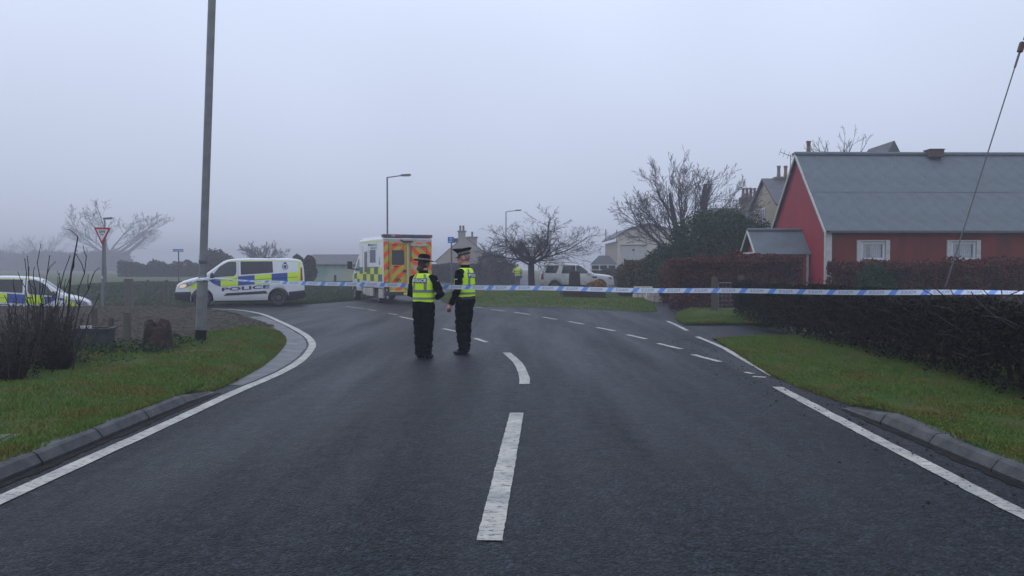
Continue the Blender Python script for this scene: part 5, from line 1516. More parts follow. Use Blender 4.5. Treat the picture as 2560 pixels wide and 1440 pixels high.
# ---- muddy suv
def suv():
    L = 4.5; ax = (.90, 3.56); Ra = .44; zc = .37
    zt = interp([(0, .66), (.02, .80), (.07, .93), (.2, 1.0), (.6, 1.065), (1.18, 1.12), (1.24, 1.15), (1.92, 1.60), (2.05, 1.66), (2.3, 1.71), (2.9, 1.745), (3.9, 1.73), (4.15, 1.69), (4.26, 1.60), (4.40, 1.20), (4.46, 1.0), (4.5, .80)])
    zb = arch(interp([(0, .42), (.3, .30), (4.1, .32), (4.5, .42)]), ax, Ra, zc)
    def half(s, z):
        w_ = .95
        if s < .8: w_ -= .20 * ((.8 - s) / .8) ** 2.4
        if s > 4.0: w_ -= .10 * ((s - 4.0) / .5) ** 2
        if z > 1.05: w_ -= .30 * (z - 1.05) ** 1.25
        if z < .5: w_ -= .04 * (.5 - z) / .2
        return w_
    at_ = P(1441, 733, 49.3)
    v = empty('suv', (at_.x, 49.4, 0), 0, 'white suv with muddy lower panels parked beyond the island', 'suv')
    st = stations_for(L, ax, Ra, (1.2, 1.26, 1.94, 4.2, 4.3))
    body_loft(st, L, zt, zb, half, .10).build('body', M['muddy'], v, smooth=38)
    body_loft([s for s in st if s < .45], L + .04, lambda s: .55, lambda s: zb(s) - .02, lambda s, z: half(s, z) + .012, .05, 4).build('front_bumper', M['muddy'], v, smooth=40)
    body_loft([1.36, 1.6, 2.4, 3.0, 3.1], L, lambda s: .44, lambda s: .27, lambda s, z: half(s, .4) + .012, .03, 3).build('sill', M['black_plastic'], v)
    MB().box((0, 0, .36), (L - .8, 1.2, .2)).build('underside', M['black'], v)
    for s_ in (1, -1):
        sp = lambda s, z, o=.006, s_=s_: (L / 2 - s, s_ * (half(s, z) + o), z)
        P_ = lambda name, mat, pts, rnd=0, o=.006, step=.14: patch(MB(), poly2d(pts, rnd), lambda s, z: sp(s, z, o), step, s_ > 0).build(name, mat, v, smooth=60)
        P_('door_window', M['cab_glass'], [(1.45, 1.14), (2.30, 1.14), (2.30, 1.63), (2.12, 1.62), (1.92, 1.52)], .03)
        P_('door_window', M['glass'], [(2.34, 1.14), (3.20, 1.14), (3.08, 1.63), (2.34, 1.63)], .03)
        P_('quarter_window', M['glass'], [(3.50, 1.16), (4.20, 1.18), (4.02, 1.62), (3.32, 1.63)], .04)
        P_('side_vent', M['black_plastic'], [(1.05, .86), (1.30, .86), (1.34, .96), (1.05, .96)], .01, .012)
        P_('door_handle', M['trim'], [(2.95, .98), (3.15, .98), (3.15, 1.02), (2.95, 1.02)], .01, .025)
        P_('door_handle', M['trim'], [(2.12, .98), (2.30, .98), (2.30, 1.02), (2.12, 1.02)], .01, .025)
        for s0 in (1.40, 2.32, 3.28): P_('door_seam', M['black'], [(s0, .46), (s0 + .007, .46), (s0 + .007, 1.12), (s0, 1.12)], 0, .005)
        P_('headlight', M['white_lens'], [(.10, .76), (.34, .80), (.36, .95), (.14, .92)], .03, .012, .06)
        P_('tail_lamp', M['red_lens'], [(4.26, .78), (4.44, .78), (4.40, 1.12), (4.30, 1.12)], .03, .012, .06)
        mb = MB(); mb.ball((L / 2 - 1.52, s_ * 1.06, 1.16), (.09, .11, .10), 10, 8); mb.tube([(L / 2 - 1.50, s_ * .9, 1.08), (L / 2 - 1.50, s_ * 1.03, 1.10)], .03, 6); mb.build('mirror', M['white_paint'], v, smooth=60)
        for a in ax: wheel(v, (L / 2 - a, s_ * .80, .365), s_, .365, .24, M['alloy'], .66, 5)
    patch(MB(), poly2d([(1.28, -.66), (1.28, .66), (1.88, .58), (1.88, -.58)], .08), lambda s, y: (L / 2 - s, y, zt(s) + .024), .1).build('windscreen', M['glass'], v, smooth=60)
    mb = MB(); mb.box((L / 2 + .0, 0, .78), (.05, .9, .16)); mb.build('grille', M['black_plastic'], v, bevel=.01)
    for s_ in (1, -1):
        mb = MB(); mb.tube([(L / 2 - 2.3, s_ * .66, 1.76), (L / 2 - 2.4, s_ * .66, 1.79), (L / 2 - 3.9, s_ * .66, 1.785), (L / 2 - 4.0, s_ * .66, 1.74)], .018, 6); mb.build('roof_rail', M['dark_metal'], v, smooth=60)
    v.rotation_euler = (0, 0, R(-2))
    return v
suv()
# pale car almost lost in the fog behind the tree
q = P(1334, 690, 57)
# ---------------------------------------------------------------- lamp posts, signs, posts
LPX, LPY = -5.93, 15.2
LP = empty('lamp_post', (LPX, LPY, .09), 0, 'tall grey steel lamp post with the police tape tied round it', 'lamp post')
lean = .30 / 6.9
LP.rotation_euler = (0, math.atan(lean), 0)
mb = MB(); mb.lathe([(.098, .24), (.098, 1.16), (.094, 1.2), (.075, 1.25), (.072, 1.27), (.072, 4), (.068, 8.6)], n=20); mb.build('pole', M['metal'], LP, smooth=40)
mb = MB(); mb.lathe([(.104, -.15), (.104, .24)], n=20); mb.build('base_band', M['black'], LP, smooth=40)
mb = MB(); mb.box((0, -.097, .72), (.10, .012, .34)); mb.build('access_door', M['metal'], LP, bevel=.004)
mb = MB(); mb.lathe([(.079, 0), (.082, .03), (.079, .06)], (0, 0, 1.50), 18); mb.build('clamp', M['dark_metal'], LP)
mb = MB(); mb.tube([(0, 0, 8.5), (.3, 0, 8.72), (1.2, 0, 8.85)], .035, 8); mb.build('arm', M['metal'], LP)
mb = MB(); mb.box((1.5, 0, 8.86), (.62, .24, .11)); mb.build('lantern', M['dark_metal'], LP, bevel=.03)
def street_lamp(px, ptop, Y, arm, label, head=.62, r=.07):
    q = P(px, ptop, Y); zb = Hf(q.x, Y) - .05
    e = empty('street_lamp', (q.x, Y, zb), 0, label, 'street lamp', 'street lamps in the fog')
    h = q.z - zb
    mb = MB(); mb.lathe([(r * 1.35, 0), (r * 1.35, 1.2), (r, 1.25), (r * .8, h)], n=12); mb.build('pole', M['dark_metal'], e, smooth=40)
    mb = MB(); mb.tube([(-.05, 0, h - .03), (arm - head + .05, 0, h + .12)], r * .55, 8); mb.build('arm', M['dark_metal'], e, smooth=50)
    mb = MB(); mb.hull([(arm - head, -.09, h + .06), (arm, -.07, h + .12), (arm, .07, h + .12), (arm - head, .09, h + .06)], [(arm - head, -.08, h + .20), (arm - .06, -.06, h + .24), (arm - .06, .06, h + .24), (arm - head, .08, h + .20)]); mb.build('lantern', M['dark_metal'], e, bevel=.02)
    mb = MB(); mb.box((arm - head * .5, 0, h + .075), (head * .7, .13, .03)); mb.build('lens', M['white_lens'], e)
    return e
street_lamp(968, 443, 57, 1.72, 'tall street lamp rising behind the ambulance roof', .75)
street_lamp(1265, 529, 90, 1.75, 'faint street lamp far off behind the bare tree', .7)
e = street_lamp(262, 551, 58, .6, 'short street lamp showing just above the give way sign', .70, .06)
# give way sign
q = P(256, 776, 27.4)
GW = empty('give_way_sign', (q.x, 27.4, Hf(q.x, 27.4)), R(-14), 'red bordered triangular give way sign on a grey post', 'road sign')
GW.rotation_euler = (0, R(2), R(-14))
gz0 = Hf(q.x, 27.4)
stp = P(262, 569, 27.4).z - gz0
mb = MB(); mb.lathe([(.045, -.1), (.045, stp - .1)], n=12); mb.build('post', M['metal'], GW, smooth=40)
mb = MB(); mb.lathe([(.075, -.1), (.075, .16), (.05, .2)], n=12); mb.build('post_base', M['dark_metal'], GW, smooth=40)
mb = MB(); mb.ball((0, -.05, 1.16), (.055, .02, .055), 12, 8); mb.build('reflector', M['trim'], GW)
def tri(w_, h_, z1, y, rnd): return [(x, y, z) for x, z in poly2d([(-w_ / 2, z1), (w_ / 2, z1), (0, z1 - h_)], rnd)]
def plate(pts, th, name, mat, par):
    n = len(pts); v = list(pts) + [(p[0], p[1] + th, p[2]) for p in pts]
    f = [tuple(range(n)), tuple(range(2 * n - 1, n - 1, -1))] + [(i, i + n, (i + 1) % n + n, (i + 1) % n) for i in range(n)]
    m_ = MB(); m_.add(v, f); return m_.build(name, mat, par)
plate(tri(.68, .60, stp, -.07, .05), .012, 'border', M['red_border'], GW)
plate(tri(.47, .405, stp - .066, -.078, .01), .006, 'face', M['sign_white'], GW)
mb = MB(); put_text(mb, 'GIVE', lambda a, c_: (a, -.0805, c_), -.135, stp - .182, .085, .27, .03); put_text(mb, 'WAY', lambda a, c_: (a, -.0805, c_), -.075, stp - .265, .055, .15, .03); mb.build('lettering', M['black'], GW)
plate(tri(.5, .44, stp - .08, -.056, .02), .012, 'backing', M['dark_metal'], GW)
# blue signs
q = P(447, 700, 46)
zq = Hf(q.x, 46) - .05
BS = empty('blue_sign', (q.x, 46, zq), R(0), 'narrow blue sign on a thin post in the field', 'sign')
tz = P(447, 626, 46).z - zq
mb = MB(); mb.lathe([(.035, 0), (.035, tz + .02)], n=10); mb.build('post', M['dark_metal'], BS)
MB().box((0, -.05, tz), (.60, .02, .14)).build('panel', M['sign_blue'], BS, bevel=.004)
mb = MB()
for k in range(8): mb.box((-.24 + k * .068, -.062, tz), (.045, .004, .045))
mb.build('lettering', M['sign_white'], BS)
q = P(1129, 735, 44.6)
BP = empty('blue_sign', (q.x, 44.6, .14), 0, 'blue square sign and grey plate on a post beside the policeman', 'sign')
tz = P(1129, 600, 44.6).z - .14
mb = MB(); mb.lathe([(.05, -.1), (.042, tz + .16)], n=10); mb.build('post', M['dark_metal'], BP, smooth=50)
MB().box((-.03, -.06, tz), (.36, .02, .34), R(18)).build('panel', M['sign_blue'], BP, bevel=.01)
mb = MB()
for k, (w_, o) in enumerate(((.16, 0), (.10, .02), (.18, -.01))): mb.box((-.05 + o, -.082, tz + .09 - k * .085), (w_, .006, .035), R(18))
mb.build('lettering', M['sign_white'], BP)
MB().box((.24, .03, tz - .02), (.30, .02, .24), R(-30)).build('plate', M['dark_metal'], BP, bevel=.01)
# posts: soil bank and field fence
def post(name, px, pyb, pyt, Y, wd, label, mat='timber', lean_=0.0, group='old timber posts on the soil bank', rnd=False, z0=None):
    q = P(px, pyb, Y); zb = q.z if z0 is None else z0
    h = P(px, pyt, Y).z - zb
    e = empty(name, (q.x, Y, zb), random.uniform(-.3, .3), label, 'post', group)
    mb = MB()
    if rnd: mb.lathe([(wd / 2, -.25), (wd / 2, h - .02), (wd / 2 - .015, h)], n=12)
    else: mb.box((0, 0, h / 2 - .12), (wd, wd, h + .24))
    mb.build('shaft', M[mat], e, smooth=40 if rnd else None, bevel=0 if rnd else .008)
    mb = MB(); mb.box((0, 0, h + .004), (wd * .8, wd * .8, .012)); mb.build('cap', M['mossy_timber'], e)
    e.rotation_euler.y = lean_
    return e
post('fence_post', 318, 872, 783, 15.2, .15, 'thick old timber post standing on the soil beside the stump', rnd=True, z0=.1)
post('fence_post', 272, 880, 795, 14.6, .08, 'thin leaning timber post next to the thick one', lean_=.12, z0=.1)
post('fence_post', 237, 842, 772, 18.5, .10, 'timber post below the give way sign', z0=.1)
post('fence_post', 214, 905, 838, 13.6, .085, 'dark timber post in front of the grey crate', z0=.1)
for px, Yd, w_, tp, lab in ((322, 44, .38, 697, 'broad dark gatepost standing in the field'), (417, 43, .12, 700, 'thin field fence post near the white van nose'), (406, 41, .09, 712, 'short field fence post beside the thin one'),
                        (783, 46, .13, 688, 'field fence post just right of the white van'), (838, 46, .13, 688, 'field fence post left of the ambulance'), (742, 44, .1, 700, 'field fence post at the tail of the white van'), (370, 50, .1, 700, 'middle field fence post in front of the clipped hedge')):
    q = P(px, 720, Yd); zz = Hf(q.x, Yd) - .06
    post('field_post', px, 720, tp, Yd, w_, lab, 'timber', group='field fence posts', z0=zz)
# gate in front of the beech hedge
q = P(1786, 782, 26.6)
post('gate_post', 1786, 782, 692, 26.6, .20, 'stout timber gate post in front of the beech hedge', 'timber', group='gate posts', z0=.05)
post('gate_post', 1852, 776, 690, 26.9, .16, 'mossy gate post between the beech and the dark hedge', 'timber', group='gate posts', z0=.05)
post('fence_post', 2518, 790, 742, 12.2, .10, 'square timber post standing behind the dark hedge', 'timber', group='posts behind the hedge', z0=.05)
GT = empty('metal_gate', (P(1796, 780, 26.6).x, 26.62, .12), R(4), 'low grey tubular mesh gate hung on the timber post', 'gate')
gw_, gh_ = .68, .88
mb = MB()
for x in (0, gw_): mb.tube([(x, 0, 0), (x, 0, gh_)], .018, 6)
for z in (0, gh_): mb.tube([(0, 0, z), (gw_, 0, z)], .018, 6)
mb.build('frame', M['metal'], GT)
for k in range(1, 6):
    mb = MB(); mb.tube([(0, 0, gh_ * k / 6), (gw_, 0, gh_ * k / 6)], .007, 5); mb.build('bar', M['metal'], GT)
for k in range(1, 5):
    mb = MB(); mb.tube([(gw_ * k / 5, .008, 0), (gw_ * k / 5, .008, gh_)], .006, 5); mb.build('bar', M['metal'], GT)
# stump, crate
q = P(392, 880, 13.7)
ST = empty('tree_stump', (q.x, 13.7, .1), 0, 'ragged brown rotten tree stump at the edge of the soil', 'stump')
mb = MB(); rr = []
n = 16
vs = []
for j, (z, r) in enumerate(((-.1, .30), (.05, .26), (.18, .22), (.32, .21), (.42, .17), (.46, .06))):
    for k in range(n):
        a = 6.283 * k / n; rk = r * (1 + .16 * math.sin(3 * a + j * .4) + .10 * math.sin(7 * a + j) + random.uniform(-.06, .06))
        vs.append((rk * math.cos(a), rk * math.sin(a), z + (.06 * math.sin(2 * a + .5) + .03 * math.sin(5 * a) if j > 2 else 0)))
fs = [(j * n + k, j * n + (k + 1) % n, (j + 1) * n + (k + 1) % n, (j + 1) * n + k) for j in range(5) for k in range(n)] + [tuple(5 * n + k for k in range(n))]
mb.add(vs, fs); mb.build('bole', M['stump'], ST)
for a, L_ in ((.4, .5), (2.0, .42), (3.6, .55), (4.6, .4)):
    mb = MB(); mb.tube([(.12 * math.cos(a), .12 * math.sin(a), .12), (.28 * math.cos(a), .28 * math.sin(a), .02), (L_ * math.cos(a), L_ * math.sin(a), -.04)], [.09, .07, .03], 7); mb.build('root', M['stump'], ST, smooth=60)
q = P(225, 898, 14.0)
CR = empty('plastic_crate', (q.x, 14.0, .06), R(8), 'dark grey plastic crate lying between the old posts', 'crate')
mb = MB(); mb.hull([(-.40, -.22, 0), (.34, -.22, 0), (.34, .22, 0), (-.40, .22, 0)], [(-.26, -.20, .36), (.36, -.20, .36), (.36, .20, .36), (-.26, .20, .36)]); mb.build('shell', M['crate'], CR, bevel=.015)
mb = MB(); mb.box((.05, -.21, .375), (.66, .04, .05)); mb.box((.05, .21, .375), (.66, .04, .05)); mb.box((-.27, 0, .375), (.04, .38, .05)); mb.box((.37, 0, .375), (.04, .38, .05)); mb.build('rim', M['crate'], CR)
MB().box((-.05, -.02, .41), (.16, .10, .05), R(30)).build('lid_scrap', M['trim'], CR)
# manhole cover in the verge, bottom left
q = G(10, 1105, .1)
MC = empty('drain_cover', (q[0] - .30, q[1], .085), R(8), 'rusty iron drain cover sunk in the left verge', 'drain cover')
MB().box((0, 0, .01), (.62, .46, .03)).build('frame', M['dark_metal'], MC, bevel=.004)
for k in range(5): MB().box((-.22 + k * .11, 0, .03), (.07, .36, .012)).build('bar', M['dark_metal'], MC)
# timber planter with golden shrub and a standing stone
q0, q1 = P(1408, 755, 35.2), P(1515, 755, 35.2)
PL = empty('timber_planter', (q0.x, 35.2, .14), R(3), 'mossy timber planter box on the grass island', 'planter')
pw = q1.x - q0.x; phh = P(1450, 716, 35.2).z - .14
for row in range(4):
    for (c_, d_) in (((pw / 2, 0), (pw, .10)), ((pw / 2, 1.0), (pw, .10)), ((.05, .5), (.10, .89)), ((pw - .05, .5), (.10, .89))):
        MB().box((c_[0] + random.uniform(-.008, .008), c_[1], phh * (row + .5) / 4), (d_[0], d_[1], phh / 4 - .012)).build('plank', M['mossy_timber'], PL, bevel=.012)
MB().box((pw / 2, .5, phh - .12), (pw - .22, .88, .06)).build('soil_fill', M['soil'], PL)
q = P(1490, 715, 35.6)
bush('golden_shrub', 'low golden yellow shrub growing in the timber planter', (q.x, 35.65, phh + .02), [(0, 0, .08, .44, .30, .24), (.12, .1, .12, .30, .26, .26)], 5000, .032, M['gold_leaf'], 'shrub', 2)
q = P(1437, 716, 35.8)
SS = empty('standing_stone', (q.x, 35.8, phh - .05), R(5), 'dark rectangular standing stone in the planter', 'stone')
sh = P(1437, 676, 35.8).z - phh + .05
mb = MB(); mb.hull([(-.28, -.10, 0), (.26, -.10, 0), (.26, .10, 0), (-.28, .10, 0)], [(-.24, -.08, sh), (.22, -.08, sh - .04), (.22, .08, sh - .04), (-.24, .08, sh)]); mb.build('slab', M['dark_stone'], SS, bevel=.03)
bush('low_shrub', 'dark low plants at the foot of the standing stone', (P(1415, 716, 35.5).x, 35.55, phh - .02), [(0.1, 0, .05, .42, .25, .16), (.7, .1, .04, .3, .25, .15)], 3000, .03, M['hedge_leaf'], 'plant', 2)
# white marker post by the shrub
q = P(1703, 700, 30.5)
WB = empty('white_bracket', (q.x, 30.5, 0), 0, 'small white hooked bracket post in the dark shrub', 'post')
bz = P(1703, 664, 30.5).z
mb = MB(); mb.tube([(0, 0, 0), (0, 0, bz)], .022, 6); mb.build('shaft', M['trim'], WB)
mb = MB(); mb.box((.09, 0, bz + .02), (.22, .03, .06)); mb.build('hook', M['trim'], WB)
# utility pole with guy wire, the pole itself just outside the picture
UP = empty('utility_pole', (9.05, 13.0, 0), 0, 'wooden utility pole with a stay wire running down behind the hedge', 'utility pole')
mb = MB(); mb.lathe([(.15, -.2), (.14, 3), (.12, 7.6)], n=14); mb.build('pole', M['timber'], UP, smooth=50)
ins = P(2553, 118, 13.0) - Vector((9.05, 13.0, 0)); anc = P(2372, 690, 13.0) - Vector((9.05, 13.0, 0))
up_ = ins + (ins - anc).normalized() * .9
foot = anc + (anc - ins).normalized() * (anc.z / abs((anc - ins).normalized().z))
mb = MB(); mb.tube([ins - (ins - anc).normalized() * .22, foot], .010, 6); mb.tube([ins + (ins - anc).normalized() * .12, up_], .010, 6); mb.build('stay_wire', M['dark_metal'], UP, smooth=60)
mb = MB(); mb.box(ins, (.075, .075, .17), 0, Matrix.Rotation(R(16), 3, 'Y')); mb.build('insulator', M['brick'], UP, bevel=.015)
mb = MB(); mb.tube([ins - (ins - anc).normalized() * .1, ins - (ins - anc).normalized() * .34], .018, 8); mb.build('wire_grip', M['dark_metal'], UP)
TP_END = Vector((8.2, 10.0, 0))
post('stake', 1280 + 2000 * 8.2 / 10.0, 900, 620, 10.0, .09, 'timber stake holding the end of the tape', 'timber', group='posts behind the hedge', z0=.05)

# ---------------------------------------------------------------- police tape
A0 = Vector((LPX + .10 + 1.24 * lean, LPY - .09, 1.285)); A1 = Vector((TP_END.x, TP_END.y, 1.20))
TL = (A1 - A0).length
dirh = Vector((A1.x - A0.x, A1.y - A0.y, 0)).normalized(); nrm = Vector((dirh.y, -dirh.x, 0))   # towards the camera
TW = .070
def tp(s, v, off=0.0):
    u = s / TL
    c_ = A0.lerp(A1, u) - Vector((0, 0, .11 * 4 * u * (1 - u) * .62)) + Vector((0, 0, .006 * math.sin(s * 2.1)))
    tw_ = R(8) * math.sin(s * .9 + 1) + R(62) * float(S((s - 11.2) / 3.0)) - R(40) * (1 - float(S(s / .8)))
    up = Vector((0, 0, 1)) * math.cos(tw_) + nrm * math.sin(tw_) * -1
    nn = nrm * math.cos(tw_) + Vector((0, 0, 1)) * math.sin(tw_)
    narrow = .22 + .78 * float(S(s / 2.6))
    return c_ + up * ((v - .5) * TW * narrow) + nn * off
TPE = empty('police_tape', tuple(A0), 0, 'blue and white police tape stretched across the whole road', 'tape')
def tpl(s, v, off=0.0): return tp(s, v, off) - A0
n = 220
mb = MB(); vs = []
for i in range(n + 1):
    s = TL * i / n
    vs += [tpl(s, 0), tpl(s, .5), tpl(s, 1)]
mb.add(vs, [q for i in range(n) for q in ((3 * i, 3 * i + 3, 3 * i + 4, 3 * i + 1), (3 * i + 1, 3 * i + 4, 3 * i + 5, 3 * i + 2))]); mb.build('ribbon', M['tape_white'], TPE, smooth=80)
PER = .40
k = 0
while .1 + (k + 1) * PER < TL:
    s0 = .1 + k * PER
    bands, txt = MB(), MB()
    for off in (.0015, -.0015):
        bands.add([tpl(s0 + a + .055 * v, v, off) for v in (0.0, .5, 1.0) for a in (0, .085)], [(0, 1, 3, 2), (2, 3, 5, 4)])
    put_text(txt, 'POLICE', lambda a, c_, s0=s0: tpl(s0 + .165 + a, .24 + c_ / TW, .0016), 0, 0, .040, .185, .01, mirror=True)
    bands.build('blue_stripe', M['tape_blue'], TPE); txt.build('lettering', M['tape_print'], TPE)
    k += 1
mb = MB()
off_ = Vector((LPX + 1.14 * lean, LPY, 1.285)) - A0
for z, ph in ((.0, 0), (.018, 1.5), (-.02, 3.0)):
    mb.tube([off_ + Vector((.106 * math.cos(a), .106 * math.sin(a), z + .012 * math.sin(a + ph))) for a in np.linspace(0, 6.283, 25)], .014, 5)
mb.ball(off_ + Vector((.03, -.115, .0)), (.045, .02, .035), 8, 6)
mb.tube([off_ + Vector((.05, -.115, .0)), off_ + Vector((.3, -.13, .02)), A0 - A0 + Vector((.9, -.30, -.01))], [.014, .010, .006], 5)
mb.build('knot', M['tape_white'], TPE, smooth=60)
# ---------------------------------------------------------------- people
def person(name, label, loc, yaw, sc_=1.0, arms=(), legs=None, head_yaw=0.0, female=False, top='cloth', bottom='cloth', hands=(True, True), headgear=None, vest=True, jacket=False):
    """local space: x right, y forward, z up; arms = two lists of shoulder, elbow, wrist points"""
    root = empty(name, loc, yaw, label, 'person')
    root.scale = (sc_ * 1.06, sc_ * 1.06, sc_ * .99)
    wS = .92 if female else 1.0
    hipw = 1.06 if female else 1.0
    mb = MB()
    tors = [(0, 0, .80, .10, .09), (0, -.01, .86, .178 * hipw, .142), (0, -.015, .95, .186 * hipw, .148), (0, 0, 1.06, .172 * wS, .135), (0, .005, 1.18, .178 * wS, .138), (0, .0, 1.31, .192 * wS, .138), (0, -.01, 1.40, .185 * wS, .115), (0, -.015, 1.46, .135 * wS, .088), (0, -.01, 1.50, .075, .068), (0, 0, 1.56, .056, .060), (0, .01, 1.62, .054, .058)]
    mb.rings(tors, 22)
    if jacket: mb.rings([(0, 0, .90, .20, .15), (0, 0, 1.0, .205, .155), (0, 0, 1.25, .22, .16), (0, 0, 1.40, .21, .13), (0, 0, 1.47, .12, .09)], 20)
    lg = legs or [((.095, 0, .88), (.10, .015, .48), (.10, -.01, .08)), ((-.095, 0, .88), (-.10, .015, .48), (-.10, -.01, .08))]
    feet = []
    for (a, k_, f_) in lg:
        a, k_, f_ = Vector(a), Vector(k_), Vector(f_)
        mb.tube([a + Vector((0, 0, .03)), a.lerp(k_, .35), k_, k_.lerp(f_, .35), f_.lerp(k_, .12), f_ + Vector((0, 0, -.02))], [.108 * hipw, .104, .088, .084, .080, .078], 14)
        mb.ball((f_.x, f_.y + .0, .055), (.047, .075, .058), 12, 8); mb.ball((f_.x * 1.06, f_.y + .10, .040), (.046, .095, .043), 12, 8)
    hp = []
    for s_, (sh, el, wr), hd_ in zip((1, -1), arms, hands):
        sh, el, wr = Vector(sh), Vector(el), Vector(wr)
        mb.tube([sh + Vector((-.06 * s_, 0, .015)), sh, sh.lerp(el, .35), el, el.lerp(wr, .3), wr], [.062, .074, .068, .061, .056, .045], 12)
        d = (wr - el).normalized()
        if hd_:
            side = d.cross(Vector((0, 0, 1)));
            side = side.normalized() if side.length > .2 else Vector((0, 1, 0)).cross(d).normalized()
            fwd = Vector((0, 1, 0)); fwd = (fwd - d * fwd.dot(d)).normalized()
            mb.tube([wr - d * .02, wr + d * .02, wr + d * .055, wr + d * .085], [.027, .031, .036, .032], 10)
            for k in range(4):
                o = fwd * (.027 - .018 * k); Lf = (.070, .078, .072, .058)[k]
                b0 = wr + d * .08 + o; curl = d.cross(fwd) * (-s_)
                mb.tube([b0, b0 + d * Lf * .5 + curl * .010, b0 + d * Lf * .85 + curl * .032], [.0105, .0095, .008], 7)
            b0 = wr + d * .03 + fwd * .032; mb.tube([b0, b0 + d * .03 + fwd * .020, b0 + d * .065 + fwd * .016], [.013, .011, .009], 7)
        hp.append(((wr, d), hd_))
    # head
    Hm = Matrix.Rotation(head_yaw, 3, 'Z'); hc = Vector((0, .015, 1.66))
    hb = lambda c_, r, n=12, m=10: mb.ball(hc + Hm @ Vector(c_), r, n, m, Hm)
    hb((0, -.005, .02), (.077, .096, .108), 18, 14); hb((0, .038, -.055), (.056, .056, .066)); hb((0, .066, -.092), (.028, .026, .022))
    hb((0, .092, -.018), (.013, .022, .028)); hb((0, .104, -.032), (.015, .017, .012)); hb((0, .088, .022), (.05, .014, .012))
    hb((0, .083, -.066), (.022, .016, .008)); hb((0, .083, -.076), (.020, .016, .007))
    for s_ in (-1, 1): hb((s_ * .079, -.012, -.012), (.011, .024, .034), 8, 6); hb((s_ * .034, .055, -.02), (.028, .03, .025))
    me = mb.mesh('body')
    o = link('body', me, None, root)
    rm = o.modifiers.new('remesh', 'REMESH'); rm.mode = 'VOXEL'; rm.voxel_size = .0085
    sm = o.modifiers.new('smooth', 'SMOOTH'); sm.iterations = 3; sm.factor = .5
    d = bpy.context.evaluated_depsgraph_get(); d.update()
    nm = bpy.data.meshes.new_from_object(o.evaluated_get(d))
    o.modifiers.clear(); o.data = nm
    nm.name = 'body'
    nm.materials.clear()
    co_ = np.empty(len(nm.vertices) * 3, np.float32); nm.vertices.foreach_get('co', co_); co_ = co_.reshape(-1, 3)
    no_ = np.empty(len(nm.vertices) * 3, np.float32); nm.vertices.foreach_get('normal', no_); no_ = no_.reshape(-1, 3)
    az_ = np.arctan2(co_[:, 1], co_[:, 0])      # folds of the cloth
    fold = (np.sin(co_[:, 2] * 34 + az_ * 2.5 + 2 * np.sin(co_[:, 2] * 9 + co_[:, 0] * 30)) * .006 + np.sin(co_[:, 2] * 71 - az_ * 4 + co_[:, 0] * 25) * .0032) * (S((1.46 - co_[:, 2]) / .1) * S((co_[:, 2] - .09) / .06))
    lo_ = np.exp(-((co_[:, 2] - .13) / .07) ** 2) * .007 * np.sin(co_[:, 2] * 95)
    co_ = co_ + no_ * (fold + lo_)[:, None]; nm.vertices.foreach_set('co', co_.astype(np.float32).ravel()); nm.update()
    for key in ('skin', top, bottom, 'boot'): nm.materials.append(M[key])
    for p in nm.polygons:
        c_ = p.center; p.use_smooth = True
        mi = 1
        if c_.z < .86: mi = 2
        if c_.z < .078: mi = 3
        if c_.z > 1.535: mi = 0
        for wr, hd_ in hp:
            if hd_:
                q_ = c_ - wr[0]; al = q_.dot(wr[1])
                if -.004 < al < .2 and (q_ - wr[1] * al).length < .062: mi = 0
        p.material_index = mi
    # eyes
    for s_ in (-1, 1):
        eb_ = MB(); eb_.ball(hc + Hm @ Vector((s_ * .032, .083, .002)), (.010, .006, .006), 8, 6, Hm); eb_.build('eye', M['black'], root)
    # collar
    cb_ = MB(); cb_.rings([(0, -.012, 1.475, .094, .088), (0, -.006, 1.52, .072, .074), (0, 0, 1.545, .068, .072)], 20, False); cb_.build('collar', M[top], root, smooth=60)
    if female:
        hb_ = MB(); hb_.ball(hc + Hm @ Vector((0, -.022, .0)), (.088, .092, .100), 18, 12, Hm); hb_.ball(hc + Hm @ Vector((0, -.085, -.085)), (.066, .052, .058), 14, 10, Hm); hb_.build('hair', M['hair'], root, smooth=80)
    elif headgear == 'none':
        hb_ = MB(); hb_.ball(hc + Hm @ Vector((0, -.012, .042)), (.081, .094, .094), 18, 12, Hm); hb_.build('hair', M['hair'], root, smooth=80)
    else:
        hb_ = MB(); hb_.ball(hc + Hm @ Vector((0, -.030, .018)), (.0768, .0735, .086), 18, 12, Hm); hb_.build('hair', M['short_hair'], root, smooth=80)
    if headgear == 'bowler':
        T_ = hc + Hm @ Vector((0, -.005, .060)); Mt = Hm @ Matrix.Rotation(R(6), 3, 'Y') @ Matrix.Rotation(R(-3), 3, 'X')
        q = empty('hat'); q.parent = root
        hb_ = MB(); hb_.lathe([(.098, -.015), (.101, .025), (.100, .055), (.092, .085), (.072, .103), (.040, .110), (.001, .112)], T_, 26, Mt); hb_.build('hat_crown', M['cloth'], q, smooth=60)
        n = 30; vs, fs = [], []
        for j, (r, z) in enumerate(((.096, .004), (.135, -.012), (.166, -.016), (.168, -.023), (.135, -.022), (.096, -.006))):
            for k in range(n):
                a = 6.283 * k / n; vs.append(T_ + Mt @ Vector((r * math.cos(a), r * 1.02 * math.sin(a), z + .016 * abs(math.cos(a)) * (r - .096) / .05)))
        for j in range(5): fs += [(j * n + k, j * n + (k + 1) % n, (j + 1) * n + (k + 1) % n, (j + 1) * n + k) for k in range(n)]
        hb_ = MB(); hb_.add(vs, fs); hb_.build('hat_brim', M['cloth'], q, smooth=60)
        hb_ = MB(); hb_.lathe([(.1005, .002), (.1035, .004), (.1045, .034), (.1015, .036)], T_, 26, Mt); hb_.build('hat_band', M['band_check'], q, smooth=60)
